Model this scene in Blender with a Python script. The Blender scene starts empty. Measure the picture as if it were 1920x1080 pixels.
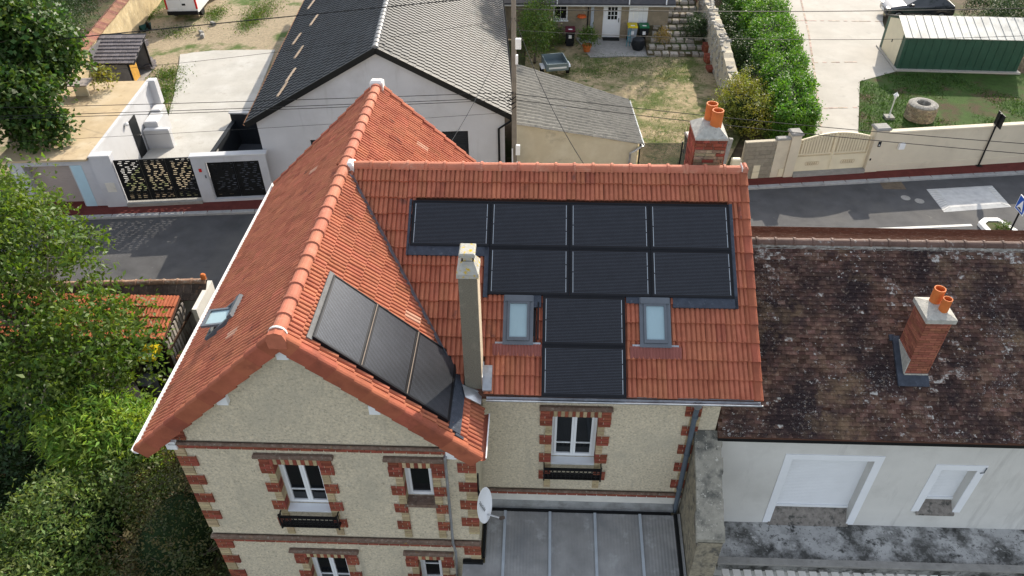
import bpy, math, random
import numpy as np
from mathutils import Vector, Matrix
random.seed(7); rng = np.random.default_rng(11)
R = math.radians
scn = bpy.context.scene
col = scn.collection

# ------------------------------------------------------------------ camera
F, TH, PSI, ROLL, H = 1421.57, R(39.534), R(2.399), R(-.483), 18.0
cam = bpy.data.cameras.new('camera'); camo = bpy.data.objects.new('camera', cam); col.objects.link(camo)
cam.sensor_width = 36; cam.lens = 36 * F / 1920; cam.clip_end = 2000
camo.matrix_world = Matrix.Translation((0, 0, H)) @ Matrix.Rotation(PSI, 4, 'Z') @ Matrix.Rotation(R(90) - TH, 4, 'X') @ Matrix.Rotation(ROLL, 4, 'Z')
scn.camera = camo
# ------------------------------------------------------------------ light
SUN = Vector((1.45, 3.5, 2.15)).normalized()
el = math.asin(SUN.z); az = math.atan2(SUN.x, SUN.y)
w = bpy.data.worlds.new('World'); scn.world = w; w.use_nodes = True
nt = w.node_tree
sky = nt.nodes.new('ShaderNodeTexSky'); sky.sky_type = 'NISHITA'; sky.sun_disc = False
sky.sun_elevation = el; sky.sun_rotation = az; sky.air_density = 1.0; sky.dust_density = 1.5; sky.ozone_density = 1.0
bg = nt.nodes['Background']; bg.inputs[1].default_value = 0.15
hs_ = nt.nodes.new('ShaderNodeHueSaturation'); hs_.inputs['Saturation'].default_value = .42   # thin bright cloud veil
nt.links.new(sky.outputs[0], hs_.inputs['Color']); nt.links.new(hs_.outputs[0], bg.inputs[0])
sl = bpy.data.lights.new('sun', 'SUN'); sl.energy = 3.2; sl.angle = R(.55); sl.color = (1, .90, .75)
so = bpy.data.objects.new('sun', sl); col.objects.link(so); so.location = (20, 50, 60)
so.rotation_euler = (-SUN).to_track_quat('-Z', 'Y').to_euler()
scn.view_settings.view_transform = 'Standard'; scn.view_settings.look = 'None'
scn.view_settings.exposure = 1.1; scn.view_settings.gamma = 1

# ------------------------------------------------------------------ pixels of the photograph -> rays
def ray(x, y):
    a, b = x - 960, y - 540
    u = (a * math.cos(ROLL) + b * math.sin(ROLL)) / F; v = (-a * math.sin(ROLL) + b * math.cos(ROLL)) / F
    yf = math.cos(TH) - v * math.sin(TH); z = -math.sin(TH) - v * math.cos(TH)
    return Vector((u * math.cos(PSI) - yf * math.sin(PSI), u * math.sin(PSI) + yf * math.cos(PSI), z))
CAM = Vector((0, 0, H))
def G(x, y, z=0.): r = ray(x, y); return CAM + r * ((z - H) / r.z)
def atY(x, y, Y): r = ray(x, y); return CAM + r * (Y / r.y)

# ------------------------------------------------------------------ objects
def tag(o, label, cat, group=None):
    o['label'] = label; o['category'] = cat
    if group: o['group'] = group
    return o
def thing(name, label, cat, loc, group=None):
    o = bpy.data.objects.new(name, None); col.objects.link(o); o.location = loc; o.empty_display_size = .2
    return tag(o, label, cat, group)
def root_of(p):
    while p.parent: p = p.parent
    return p
def rloc(p): return root_of(p).location.copy() if p else Vector((0, 0, 0))
def link(name, me, mat, parent=None):
    o = bpy.data.objects.new(name, me); col.objects.link(o)
    if mat is not None and not me.materials: me.materials.append(mat)
    if parent: o.parent = parent
    return o
def fast(name, V, Fq, mat, parent=None, smooth=False, kind=None, loc=None):
    """one mesh object from numpy arrays; V in world space, Fq (n,k)"""
    V = np.asarray(V, float); Fq = np.asarray(Fq, int)
    off = np.array(rloc(parent)) if parent else (np.array(loc) if loc is not None else np.zeros(3))
    me = bpy.data.meshes.new(name); n, k = Fq.shape
    me.vertices.add(len(V)); me.vertices.foreach_set('co', (V - off).astype(np.float32).ravel())
    me.loops.add(n * k); me.loops.foreach_set('vertex_index', Fq.astype(np.int32).ravel())
    me.polygons.add(n); me.polygons.foreach_set('loop_start', np.arange(0, n * k, k, dtype=np.int32))
    me.polygons.foreach_set('loop_total', np.full(n, k, dtype=np.int32))
    if smooth: me.polygons.foreach_set('use_smooth', np.ones(n, dtype=bool))
    me.update(calc_edges=True)
    o = link(name, me, mat, parent)
    if not parent and loc is not None: o.location = loc
    if kind: o['kind'] = kind
    return o
I4 = Matrix.Identity(4)
def frame(o, rz=0.): return Matrix.Translation(o) @ Matrix.Rotation(rz, 4, 'Z')
class MB:
    def __init__(s, M=None): s.v = []; s.f = []; s.M = M or I4
    def add(s, vs, fs):
        b = len(s.v); s.v.extend([s.M @ Vector(p) for p in vs]); s.f.extend([tuple(i + b for i in f) for f in fs]); return s
    def box(s, x0, x1, y0, y1, z0, z1):
        return s.add([(x0, y0, z0), (x1, y0, z0), (x1, y1, z0), (x0, y1, z0), (x0, y0, z1), (x1, y0, z1), (x1, y1, z1), (x0, y1, z1)],
                     [(0, 3, 2, 1), (4, 5, 6, 7), (0, 1, 5, 4), (1, 2, 6, 5), (2, 3, 7, 6), (3, 0, 4, 7)])
    def cb(s, x0, x1, y0, y1, z0, z1, c=.02):
        """box with chamfered upper edges"""
        v = [(x0, y0, z0), (x1, y0, z0), (x1, y1, z0), (x0, y1, z0), (x0, y0, z1 - c), (x1, y0, z1 - c), (x1, y1, z1 - c), (x0, y1, z1 - c),
             (x0 + c, y0 + c, z1), (x1 - c, y0 + c, z1), (x1 - c, y1 - c, z1), (x0 + c, y1 - c, z1)]
        return s.add(v, [(0, 3, 2, 1), (0, 1, 5, 4), (1, 2, 6, 5), (2, 3, 7, 6), (3, 0, 4, 7), (4, 5, 9, 8), (5, 6, 10, 9), (6, 7, 11, 10), (7, 4, 8, 11), (8, 9, 10, 11)])
    def poly(s, pts): return s.add(pts, [tuple(range(len(pts)))])
    def slab(s, pts, d):
        """polygon pts (3d) extruded by vector d"""
        n = len(pts); d = Vector(d); q = [Vector(p) + d for p in pts]
        return s.add(list(pts) + q, [tuple(range(n)), tuple(range(2 * n - 1, n - 1, -1))] + [(i, i + n, (i + 1) % n + n, (i + 1) % n) for i in range(n)])
    def bar(s, p, q, wd, ht, up=(0, 0, 1)):
        p, q = Vector(p), Vector(q); d = (q - p).normalized(); u = Vector(up); sd = d.cross(u)
        if sd.length < 1e-4: sd = d.cross(Vector((0, 1, 0)))
        sd.normalize(); u = sd.cross(d)
        a, b = sd * wd / 2, u * ht / 2
        return s.add([p - a - b, p + a - b, p + a + b, p - a + b, q - a - b, q + a - b, q + a + b, q - a + b],
                     [(0, 3, 2, 1), (4, 5, 6, 7), (0, 1, 5, 4), (1, 2, 6, 5), (2, 3, 7, 6), (3, 0, 4, 7)])
    def tube(s, pts, r, n=8, cap=True, close=False):
        pts = [Vector(p) for p in pts]; rs = r if isinstance(r, (list, tuple)) else [r] * len(pts)
        vs, fs = [], []; m = len(pts); prev = None
        for i, p in enumerate(pts):
            d = (pts[min(i + 1, m - 1)] - pts[max(i - 1, 0)])
            d = d.normalized() if d.length > 1e-6 else Vector((0, 0, 1))
            a = prev - d * prev.dot(d) if prev is not None else Vector((0, 0, 1)).cross(d)
            if a.length < 1e-3: a = Vector((1, 0, 0)) - d * d.x
            if a.length < 1e-3: a = Vector((0, 1, 0))
            a.normalize(); prev = a; b = d.cross(a)
            for k in range(n):
                t = 2 * math.pi * k / n; vs.append(p + (a * math.cos(t) + b * math.sin(t)) * rs[i])
        for i in range(m - 1):
            for k in range(n):
                fs.append((i * n + k, i * n + (k + 1) % n, (i + 1) * n + (k + 1) % n, (i + 1) * n + k))
        if cap: fs += [tuple(reversed(range(n))), tuple(range((m - 1) * n, m * n))]
        return s.add(vs, fs)
    def lathe(s, c, prof, n=20, sx=1., sy=1.):
        """prof [(r,z)...] round the vertical through c"""
        c = Vector(c); vs, fs = [], []
        for r, z in prof:
            for k in range(n):
                t = 2 * math.pi * k / n; vs.append(c + Vector((r * sx * math.cos(t), r * sy * math.sin(t), z)))
        for i in range(len(prof) - 1):
            for k in range(n): fs.append((i * n + k, i * n + (k + 1) % n, (i + 1) * n + (k + 1) % n, (i + 1) * n + k))
        return s.add(vs, fs)
    def wall(s, u0, u1, z0, z1, holes=(), t=.3, y=0.):
        """wall in the local plane y=y (front), thickness to +y, holes (ua,ub,za,zb) with reveals"""
        us = sorted({u0, u1, *[h[0] for h in holes], *[h[1] for h in holes]}); zs = sorted({z0, z1, *[h[2] for h in holes], *[h[3] for h in holes]})
        def inh(a, b): return any(h[0] - 1e-6 < a < h[1] + 1e-6 and h[2] - 1e-6 < b < h[3] + 1e-6 for h in holes)
        for i in range(len(us) - 1):
            for j in range(len(zs) - 1):
                if inh((us[i] + us[i + 1]) / 2, (zs[j] + zs[j + 1]) / 2): continue
                s.add([(us[i], y, zs[j]), (us[i + 1], y, zs[j]), (us[i + 1], y, zs[j + 1]), (us[i], y, zs[j + 1])], [(0, 1, 2, 3)])
        for a, b, c, d in holes:
            for q in (((a, y, c), (a, y, d), (a, y + t, d), (a, y + t, c)), ((b, y, c), (b, y + t, c), (b, y + t, d), (b, y, d)),
                      ((a, y, c), (a, y + t, c), (b, y + t, c), (b, y, c)), ((a, y, d), (b, y, d), (b, y + t, d), (a, y + t, d))):
                s.add(q, [(0, 1, 2, 3)])
        return s
    def build(s, name, mat, parent=None, smooth=False, kind=None, loc=None, label=None, cat=None, group=None):
        off = rloc(parent) if parent else (Vector(loc) if loc is not None else Vector((0, 0, 0)))
        me = bpy.data.meshes.new(name); me.from_pydata([p - off for p in s.v], [], s.f); me.update()
        if smooth:
            for p in me.polygons: p.use_smooth = True
            me.set_sharp_from_angle(angle=R(40))
        o = link(name, me, mat, parent)
        if not parent and loc is not None: o.location = loc
        if kind: o['kind'] = kind
        if label and cat: tag(o, label, cat, group)
        return o
def solo(mb, name, mat, label, cat, loc, group=None, smooth=False):
    return mb.build(name, mat, loc=loc, label=label, cat=cat, group=group, smooth=smooth)
def pieces(items, name, parent, limit=300, restname=None):
    """items: list of (template MB, Matrix, material). the `limit` that show largest become objects sharing mesh data, the rest is one 'stuff' part per material"""
    off = Matrix.Translation(-rloc(parent))
    order = sorted(range(len(items)), key=lambda i: (items[i][1].translation - CAM).length)
    cache = {}; rest = {}
    for n, i in enumerate(order):
        t, W, m = items[i]
        if n < limit:
            k = (id(t), m.name)
            if k not in cache:
                me = bpy.data.meshes.new(name); me.from_pydata(t.v, [], t.f); me.update(); me.materials.append(m); cache[k] = me
            o = bpy.data.objects.new(name, cache[k]); col.objects.link(o); o.parent = parent; o.matrix_basis = off @ W
        else:
            rest.setdefault((id(t), m.name), [t, m, []])[2].append(W)
    bym = {}
    for t, m, Ws in rest.values():
        tv = np.array([tuple(p) + (1,) for p in t.v]); A = np.array([np.array(W) for W in Ws])
        V = np.einsum('nij,vj->nvi', A, tv)[:, :, :3].reshape(-1, 3); nv = len(t.v)
        fs = [f for f in t.f]
        bym.setdefault(m.name, [m, []])[1].append((V, fs, nv, len(Ws)))
    for m, L in bym.values():
        vs = []; faces = []; b = 0
        for V, fs, nv, cnt in L:
            vs.append(V)
            for c in range(cnt): faces.extend([tuple(i + b + c * nv for i in f) for f in fs])
            b += nv * cnt
        V = np.concatenate(vs) - np.array(rloc(parent))
        me = bpy.data.meshes.new(restname or name + 's'); me.from_pydata(V.tolist(), [], faces); me.update()
        o = link(restname or name + 's', me, m, parent); o['kind'] = 'stuff'
def copytree(o, parent=None, **kw):
    c = o.copy(); col.objects.link(c); c.parent = parent
    for k, v in kw.items(): c[k] = v
    for ch in list(o.children): copytree(ch, c)
    return c

# ------------------------------------------------------------------ materials
def mat(name, c, rough=.8, var=.12, scale=2., layers=(), bump=0., bscale=30., spec=.15, metal=0., rand=0., hue=0., transl=0., emit=0., alpha=1., coords='P', stretch=None, sheen=0., trans=0., coat=0., spots=()):
    """procedural material. layers = [(colour, scale, lo, hi)] mixed on by noise between lo and hi; rand = value change per piece"""
    m = bpy.data.materials.new(name); m.use_nodes = True; t = m.node_tree; N = t.nodes; L = t.links
    b = N['Principled BSDF']; b.inputs['Roughness'].default_value = rough; b.inputs['Metallic'].default_value = metal
    b.inputs['Specular IOR Level'].default_value = spec; b.inputs['Coat Weight'].default_value = coat
    if trans: b.inputs['Transmission Weight'].default_value = trans
    ge = N.new('ShaderNodeNewGeometry'); src = ge.outputs['Position']
    if stretch:
        mp = N.new('ShaderNodeMapping'); mp.inputs['Scale'].default_value = stretch; L.new(src, mp.inputs[0]); src = mp.outputs[0]
    def noise(sc, det=6., ro=.6, st=None):
        n = N.new('ShaderNodeTexNoise'); n.inputs['Scale'].default_value = sc; n.inputs['Detail'].default_value = det; n.inputs['Roughness'].default_value = ro
        s_ = src
        if st:
            mp = N.new('ShaderNodeMapping'); mp.inputs['Scale'].default_value = st; L.new(ge.outputs['Position'], mp.inputs[0]); s_ = mp.outputs[0]
        L.new(s_, n.inputs['Vector']); return n.outputs['Fac']
    def rng_(f, lo, hi, a=0., z=1.):
        r = N.new('ShaderNodeMapRange'); r.inputs[1].default_value = lo; r.inputs[2].default_value = hi; r.inputs[3].default_value = a; r.inputs[4].default_value = z
        L.new(f, r.inputs[0]); return r.outputs[0]
    def mixc(f, a, bb, mode='MIX'):
        x = N.new('ShaderNodeMix'); x.data_type = 'RGBA'; x.blend_type = mode
        for i, vv in ((0, f), (6, a), (7, bb)):
            if hasattr(vv, 'links'): L.new(vv, x.inputs[i])
            else: x.inputs[i].default_value = vv if i == 0 else (*vv[:3], 1)
        return x.outputs[2]
    f = rng_(noise(scale), .3, .7)
    cur = mixc(f, [k * (1 - var) for k in c], [min(1, k * (1 + var)) for k in c])
    if rand or hue:
        oi = N.new('ShaderNodeObjectInfo'); ad = N.new('ShaderNodeMath'); ad.operation = 'ADD'
        L.new(oi.outputs['Random'], ad.inputs[0]); L.new(ge.outputs['Random Per Island'], ad.inputs[1])
        fr = N.new('ShaderNodeMath'); fr.operation = 'FRACT'; L.new(ad.outputs[0], fr.inputs[0])
        hs = N.new('ShaderNodeHueSaturation'); L.new(cur, hs.inputs['Color']); L.new(rng_(fr.outputs[0], 0, 1, 1 - rand, 1 + rand), hs.inputs['Value'])
        m2 = N.new('ShaderNodeMath'); m2.operation = 'MULTIPLY'; m2.inputs[1].default_value = 7.13; L.new(fr.outputs[0], m2.inputs[0])
        f2 = N.new('ShaderNodeMath'); f2.operation = 'FRACT'; L.new(m2.outputs[0], f2.inputs[0])
        L.new(rng_(f2.outputs[0], 0, 1, .5 - hue, .5 + hue), hs.inputs['Hue']); cur = hs.outputs[0]
    for l in layers:
        cc, sc, lo, hi = l[:4]; st = l[4] if len(l) > 4 else None
        cur = mixc(rng_(noise(sc, 8., .65, st), lo, hi), cur, cc)
    for cc, sc, rad, msc, lo in spots:      # round patches (lichen) where a broad noise allows them
        vo = N.new('ShaderNodeTexVoronoi'); vo.inputs['Scale'].default_value = sc; vo.inputs['Randomness'].default_value = 1.
        wn = N.new('ShaderNodeMix'); wn.data_type = 'VECTOR'; wn.inputs[0].default_value = .11
        nz = N.new('ShaderNodeTexNoise'); nz.inputs['Scale'].default_value = sc * 2.5; L.new(src, nz.inputs['Vector']); L.new(src, wn.inputs[4]); L.new(nz.outputs['Color'], wn.inputs[5]); L.new(wn.outputs[1], vo.inputs['Vector'])
        sep = N.new('ShaderNodeSeparateColor'); L.new(vo.outputs['Color'], sep.inputs[0])
        r2 = N.new('ShaderNodeMath'); r2.operation = 'MULTIPLY'; r2.inputs[1].default_value = rad; L.new(sep.outputs[0], r2.inputs[0])
        df = N.new('ShaderNodeMath'); df.operation = 'SUBTRACT'; L.new(r2.outputs[0], df.inputs[0]); L.new(vo.outputs['Distance'], df.inputs[1])
        mk = N.new('ShaderNodeMath'); mk.operation = 'MULTIPLY'; L.new(rng_(df.outputs[0], 0, .06), mk.inputs[0]); L.new(rng_(noise(msc, 3.), lo, lo + .1), mk.inputs[1])
        cur = mixc(mk.outputs[0], cur, cc)
    L.new(cur, b.inputs['Base Color'])
    if bump:
        bn = N.new('ShaderNodeBump'); bn.inputs['Strength'].default_value = min(1, bump); bn.inputs['Distance'].default_value = .02
        L.new(noise(bscale, 4.), bn.inputs['Height']); L.new(bn.outputs[0], b.inputs['Normal'])
    if emit: b.inputs['Emission Color'].default_value = (*c, 1); b.inputs['Emission Strength'].default_value = emit
    if transl:
        tr = N.new('ShaderNodeBsdfTranslucent'); mx = N.new('ShaderNodeMixShader'); mx.inputs[0].default_value = transl
        tc = mixc(1., cur, (1.25, 1.2, .55), 'MULTIPLY'); L.new(tc, tr.inputs[0])
        L.new(b.outputs[0], mx.inputs[1]); L.new(tr.outputs[0], mx.inputs[2]); L.new(mx.outputs[0], N['Material Output'].inputs[0])
    if alpha < 1: b.inputs['Alpha'].default_value = alpha
    return m
# ------------------------------------------------------------------ palette
m_tile = mat('red_clay_tile', (.40, .140, .080), .8, .12, 6, rand=.07, hue=.004, layers=[((.30, .085, .05), 1.2, .52, .72), ((.5, .2, .12), 14, .62, .8), ((.26, .09, .06), 3.5, .62, .78, (2.2, .8, .8))], bump=.3, bscale=60)
m_tile2 = mat('pale_red_clay', (.44, .16, .10), .7, .12, 5, rand=.08, hue=.003, layers=[((.52, .26, .18), 3, .55, .75)], bump=.3, bscale=50)
m_mort = mat('white_mortar', (.72, .70, .67), .8, .1, 8, bump=.3)
m_deck = mat('roof_deck', (.10, .05, .035), .9)
m_render = mat('pebble_render', (.62, .545, .41), .95, .22, 22, layers=[((.34, .30, .23), 19, .55, .68), ((.74, .68, .56), 23, .57, .70), ((.46, .42, .33), .55, .5, .75), ((.42, .38, .30), 1.4, .58, .78, (2.5, 2.5, .3))], bump=1., bscale=70)
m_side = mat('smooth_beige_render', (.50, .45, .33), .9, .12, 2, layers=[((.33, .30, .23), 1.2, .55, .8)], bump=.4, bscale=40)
m_brick = mat('red_brick', (.245, .072, .046), .85, .15, 20, rand=.3, hue=.008, layers=[((.22, .06, .04), 9, .55, .75)], bump=.5, bscale=50)
m_buff = mat('buff_brick', (.42, .33, .20), .88, .15, 20, rand=.2, hue=.01, layers=[((.26, .20, .13), 8, .55, .75)], bump=.5, bscale=50)
m_mortar = mat('brick_mortar', (.45, .40, .31), .95, .15, 20)
m_cap = mat('weathered_cap', (.16, .11, .085), .92, .3, 12, layers=[((.30, .27, .22), 16, .55, .7), ((.33, .19, .04), 7, .64, .74)], bump=.6, bscale=40)
m_white = mat('white_upvc', (.78, .80, .82), .35, .04, 3, spec=.5)
m_glass = mat('dark_window_glass', (.008, .010, .012), .04, .1, 1, spec=.4)
m_iron = mat('black_iron', (.012, .012, .013), .5, .2, 10)
m_zinc = mat('zinc', (.46, .48, .50), .38, .2, 5, metal=.7, layers=[((.3, .3, .31), 3, .5, .7)])
m_lead = mat('lead_flashing', (.055, .065, .085), .5, .2, 8, metal=.25, bump=.6, bscale=18, layers=[((.13, .145, .17), 10, .58, .74)])
m_whitemetal = mat('white_gutter', (.80, .80, .80), .4, .05, 3)
m_grey = mat('grey_window_frame', (.13, .145, .165), .4, .1, 4, metal=.2)
m_blind = mat('pale_skylight_pane', (.30, .42, .46), .12, .05, 2, spec=.7)
m_pv = mat('solar_cell', (.005, .005, .007), .31, .3, 4, spec=.42, layers=[((.012, .014, .018), 30, .62, .75)])
m_pvline = mat('cell_ribbon', (.10, .11, .13), .38, .1, 5, metal=.6)
m_pvbar = mat('busbar', (.38, .42, .46), .4, .1, 5)
m_pvframe = mat('black_frame', (.012, .013, .016), .4, .1, 5)
m_chim = mat('roughcast_chimney', (.205, .19, .15), .95, .3, 50, layers=[((.10, .10, .09), 30, .6, .75), ((.33, .30, .24), 3, .55, .8)], bump=1., bscale=80)
m_lichen = mat('lichened_concrete', (.42, .41, .37), .95, .15, 10, layers=[((.55, .38, .03), 11, .55, .62), ((.2, .2, .18), 25, .62, .72)], bump=.7, bscale=40)

# ------------------------------------------------------------------ red roofed house
XR, ZR = -4.217, 9.563           # gable ridge
YN, YF = 8.83, 18.414
XE, XW, ZE = -1.036, -7.464, 6.525
YL, YLE, ZLE = 14.3, 10.173, 6.863
XV = 4.42                        # right verge
house = thing('brick_trimmed_house', 'large house with new red tiled roofs, pebbled render and brick quoins', 'house', (-1.5, 14, 0))
def plane(o, u, s):
    u = Vector(u).normalized(); s = Vector(s).normalized(); n = u.cross(s)
    return Matrix(((u.x, s.x, n.x, o[0]), (u.y, s.y, n.y, o[1]), (u.z, s.z, n.z, o[2]), (0, 0, 0, 1)))
pL = plane((0, YLE, ZLE), (1, 0, 0), (0, YL - YLE, ZR - ZLE)); LL = math.hypot(YL - YLE, ZR - ZLE)
pR = plane((XE, 0, ZE), (0, 1, 0), (XR - XE, 0, ZR - ZE)); LR_ = math.hypot(XR - XE, ZR - ZE)
pW = plane((XW, 0, ZE), (0, -1, 0), (XR - XW, 0, ZR - ZE)); LW = math.hypot(XR - XW, ZR - ZE)
pB = plane((0, 2 * YL - YLE, ZLE), (-1, 0, 0), (0, YLE - YL, ZR - ZLE))
kv = (ZR - ZLE) / (YL - YLE) / ((ZR - ZE) / (XE - XR))
def valX(Y): return XR + kv * abs(YL - Y)
roof = MB()
def P3(pl, u, s, n=0): return pl @ Vector((u, s, n))
# deck slabs under the tiles
yv = YLE + .0; xv = valX(YLE)
roof.slab([(xv, YLE, ZLE - .03), (XV, YLE, ZLE - .03), (XV, YL, ZR - .03), (XR, YL, ZR - .03)], (0, 0, -.1))
y2 = 2 * YL - YLE
roof.slab([(XR, YL, ZR - .03), (XV, YL, ZR - .03), (XV, y2, ZLE - .03), (xv, y2, ZLE - .03)], (0, 0, -.1))
zr = lambda X: ZR - (ZR - ZE) / (XE - XR) * (X - XR)
roof.slab([(XR, YN + .06, ZR - .03), (XR, YL, ZR - .03), (valX(YLE), YLE, zr(valX(YLE)) - .03), (XE, YLE - .3, ZE - .03), (XE, YN + .06, ZE - .03)][::-1], (0, 0, -.1))
roof.slab([(XR, YL, ZR - .03), (XR, YF - .06, ZR - .03), (valX(YF), YF - .06, zr(valX(YF)) - .03)][::-1], (0, 0, -.1))
roof.slab([(XR, YN + .06, ZR - .03), (XW, YN + .06, ZE - .03), (XW, YF - .06, ZE - .03), (XR, YF - .06, ZR - .03)][::-1], (0, 0, -.1))
roofo = roof.build('roof', m_deck, house)

def tile_tmpl(w_, g):
    t = MB(); pu = []; 
    for k in range(2):
        for a, z in ((0, 0), (.014, .004), (.03, .026), (.062, .030), (.086, .022)): pu.append((k * w_ / 2 + a * w_ / .2, z))
    pu.append((w_ - .002, .0)); n = len(pu); L = g + .05
    vs = [(u - w_ / 2, -g / 2, z * 1.35 + .048) for u, z in pu] + [(u - w_ / 2, L - g / 2, z * 1.35 + .002) for u, z in pu] + [(u - w_ / 2, -g / 2, z * .9 - .002) for u, z in pu]
    fs = [(i, i + 1, i + 1 + n, i + n) for i in range(n - 1)] + [(i + 2 * n, i + 1 + 2 * n, i + 1, i) for i in range(n - 1)]
    fs += [(0, n, 2 * n), (n - 1, 3 * n - 1, 2 * n - 1)]
    return t.add(vs, fs)
m_tileA = mat('darker_clay_tile', (.36, .122, .070), .85, .15, 6, rand=.12, hue=.006, layers=[((.18, .075, .055), 5, .52, .7)], bump=.3, bscale=60)
m_tileB = mat('paler_clay_tile', (.44, .152, .086), .8, .12, 6, rand=.1, hue=.005, layers=[((.36, .12, .07), 4, .55, .72)], bump=.3, bscale=60)
def tm(): q = random.random(); return m_tileA if q < .10 else m_tileB if q < .18 else m_tile
def jit(): return Matrix.Translation((random.gauss(0, .003), random.gauss(0, .006), random.uniform(-.004, .007))) @ Matrix.Rotation(random.gauss(0, .009), 4, 'Z') @ Matrix.Rotation(random.gauss(0, .012), 4, 'Y')
tiles = []
# solar panels on the courtyard slope, as rectangles (X0, X1, s0, s1)
sofY = lambda Y: (Y - YLE) / (YL - YLE) * LL
PW, PH = 1.665, 1.03
x0c = -2.66; sT = LL - .842
pan = []
for c in range(4): pan.append((x0c + c * PW, sT - PH))
for c in range(1, 4): pan.append((x0c + c * PW, sT - 2 * PH))
for r in (2, 3): pan.append((.13, sT - (r + 1) * PH))
rects = [(a - .03, a + PW + .03, b - .02, b + PH + .02) for a, b in pan]
rects += [(-2.70, -1.0, sT - PH - .2, sT - PH), (2.72, 4.06, sT - 2 * PH - .22, sT - 2 * PH), (1.8, 2.1, sT - 2 * PH - .12, sT - 2 * PH), (-.7, .13, sofY(10.93), sT - 2 * PH), (2.05, 2.75, sofY(10.93), sT - 2 * PH), (-1.4, -1.02, -.2, sofY(10.72))]
gL = LL / 13; tL = tile_tmpl(.2, gL)
for r in range(13):
    for c in range(46):
        X = -4.6 + .2 * c + .1; s = (r + .5) * gL; Y = YLE + s / LL * (YL - YLE)
        if X > XV - .02 or X < valX(Y) - .22: continue
        if any(a + .06 < X < b - .06 and c0 + .08 < s < d0 - .08 for a, b, c0, d0 in rects): continue
        tiles.append((tL, pL @ Matrix.Translation((X, s, 0)) @ jit(), tm()))
        if r % 1 == 0: tiles.append((tL, pB @ Matrix.Translation((-X, s, 0)), m_tile))
gR = LR_ / 12; tR = tile_tmpl(.2, gR)
sX = lambda X: (XE - X) / (XE - XR) * LR_
rr = (9.19, 10.87, sX(-1.64), sX(-3.83))
for r in range(12):
    for c in range(48):
        Y = YN + .06 + .2 * c + .1; s = (r + .5) * gR; X = XE + s / LR_ * (XR - XE)
        if Y > YF - .05 or X > valX(Y) + .16: continue
        if Y > 10.0 and X > -1.25: continue
        if rr[0] + .02 < Y < rr[1] - .02 and rr[2] - .05 < s < rr[3] - .05: continue
        tiles.append((tR, pR @ Matrix.Translation((Y, s, 0)) @ jit(), tm()))
gW = LW / 12; tW = tile_tmpl(.2, gW)
for r in range(12):
    for c in range(48):
        Y = YN + .06 + .2 * c + .1; s = (r + .5) * gW
        if Y > YF - .05: continue
        if 11.0 < Y < 11.75 and .95 < s < 1.95: continue
        tiles.append((tW, pW @ Matrix.Translation((-Y, s, 0)) @ jit(), tm()))
m_newtile = mat('pale_replaced_tile', (.52, .30, .21), .8, .1, 6)
for px in ((782, 277), (592, 316), (446, 628), (755, 600)):
    rd_ = ray(*px).normalized(); k = max((i for i in range(len(tiles)) if tiles[i][1].col[2].y < .3), key=lambda i: (tiles[i][1].translation - CAM).normalized().dot(rd_)); tiles[k] = (tiles[k][0], tiles[k][1], m_newtile)
pieces(tiles, 'roof_tile', roofo, 300, 'roof_tiles')

# ridge tiles
def ridge_tmpl(L=.4, r=.12):
    t = MB(); n = 9
    def arc(y, rad, dz=0): return [(rad * math.cos(math.pi * k / (n - 1)), y, rad * .95 * math.sin(math.pi * k / (n - 1)) + dz) for k in range(n)]
    prof = [(0, r * 1.22), (.05, r * 1.25), (.06, r * 1.05), (L + .02, r)]
    vs = [(p[0], p[1], p[2] - .03) for y, q in prof for p in arc(y, q)]
    fs = [(i * n + k, i * n + k + 1, (i + 1) * n + k + 1, (i + 1) * n + k) for i in range(3) for k in range(n - 1)]
    fs += [tuple(range(n)), tuple(range(4 * n - 1, 3 * n - 1, -1))]
    return t.add(vs, fs)
tr_ = ridge_tmpl(); rt = []
k = 0
while YN + .1 + .4 * k < YF - .1: rt.append((tr_, Matrix.Translation((XR, YN + .1 + .4 * k, ZR + .02)), m_tile2)); k += 1
for k in range(21): rt.append((tr_, Matrix.Translation((-4.02 + .4 * (k + 1) + .02, YL, ZR + .02)) @ Matrix.Rotation(R(90), 4, 'Z'), m_tile2))
pieces(rt, 'ridge_tile', roofo)
# verge tiles
def verge_tmpl(L, sgn, dz=.24):
    t = MB(); pr = [(-.015, -dz), (-.02, .06), (.0, .085), (.04, .095), (.13, .085), (.16, .045), (.16, .02), (.01, .02), (.012, -dz)]
    n = len(pr); vs = [(sgn * u * (1.15 if u < 0 else 1), -.0, z + .032) for u, z in pr] + [(sgn * u, L + .03, z) for u, z in pr]
    fs = [(i, (i + 1) % n, (i + 1) % n + n, i + n) for i in range(n)] + [tuple(range(n)), tuple(range(2 * n - 1, n - 1, -1))]
    return t.add(vs, fs)
m_verge = mat('shaded_verge_clay', (.31, .095, .055), .82, .15, 4, rand=.14, hue=.005, layers=[((.22, .07, .045), 3, .52, .72)], bump=.3)  # darker than the roof tiles: shade of the front band put into the colour
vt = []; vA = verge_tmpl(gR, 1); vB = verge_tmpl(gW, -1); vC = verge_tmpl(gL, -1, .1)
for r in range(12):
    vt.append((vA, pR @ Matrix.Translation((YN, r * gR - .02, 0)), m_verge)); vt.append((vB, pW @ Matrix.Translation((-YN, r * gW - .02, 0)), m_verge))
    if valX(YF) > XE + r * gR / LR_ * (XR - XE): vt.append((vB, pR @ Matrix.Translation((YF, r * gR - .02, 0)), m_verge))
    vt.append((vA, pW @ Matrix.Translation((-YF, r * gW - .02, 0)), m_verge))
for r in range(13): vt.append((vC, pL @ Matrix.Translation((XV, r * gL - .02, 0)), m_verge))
pieces(vt, 'verge_tile', roofo)
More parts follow.
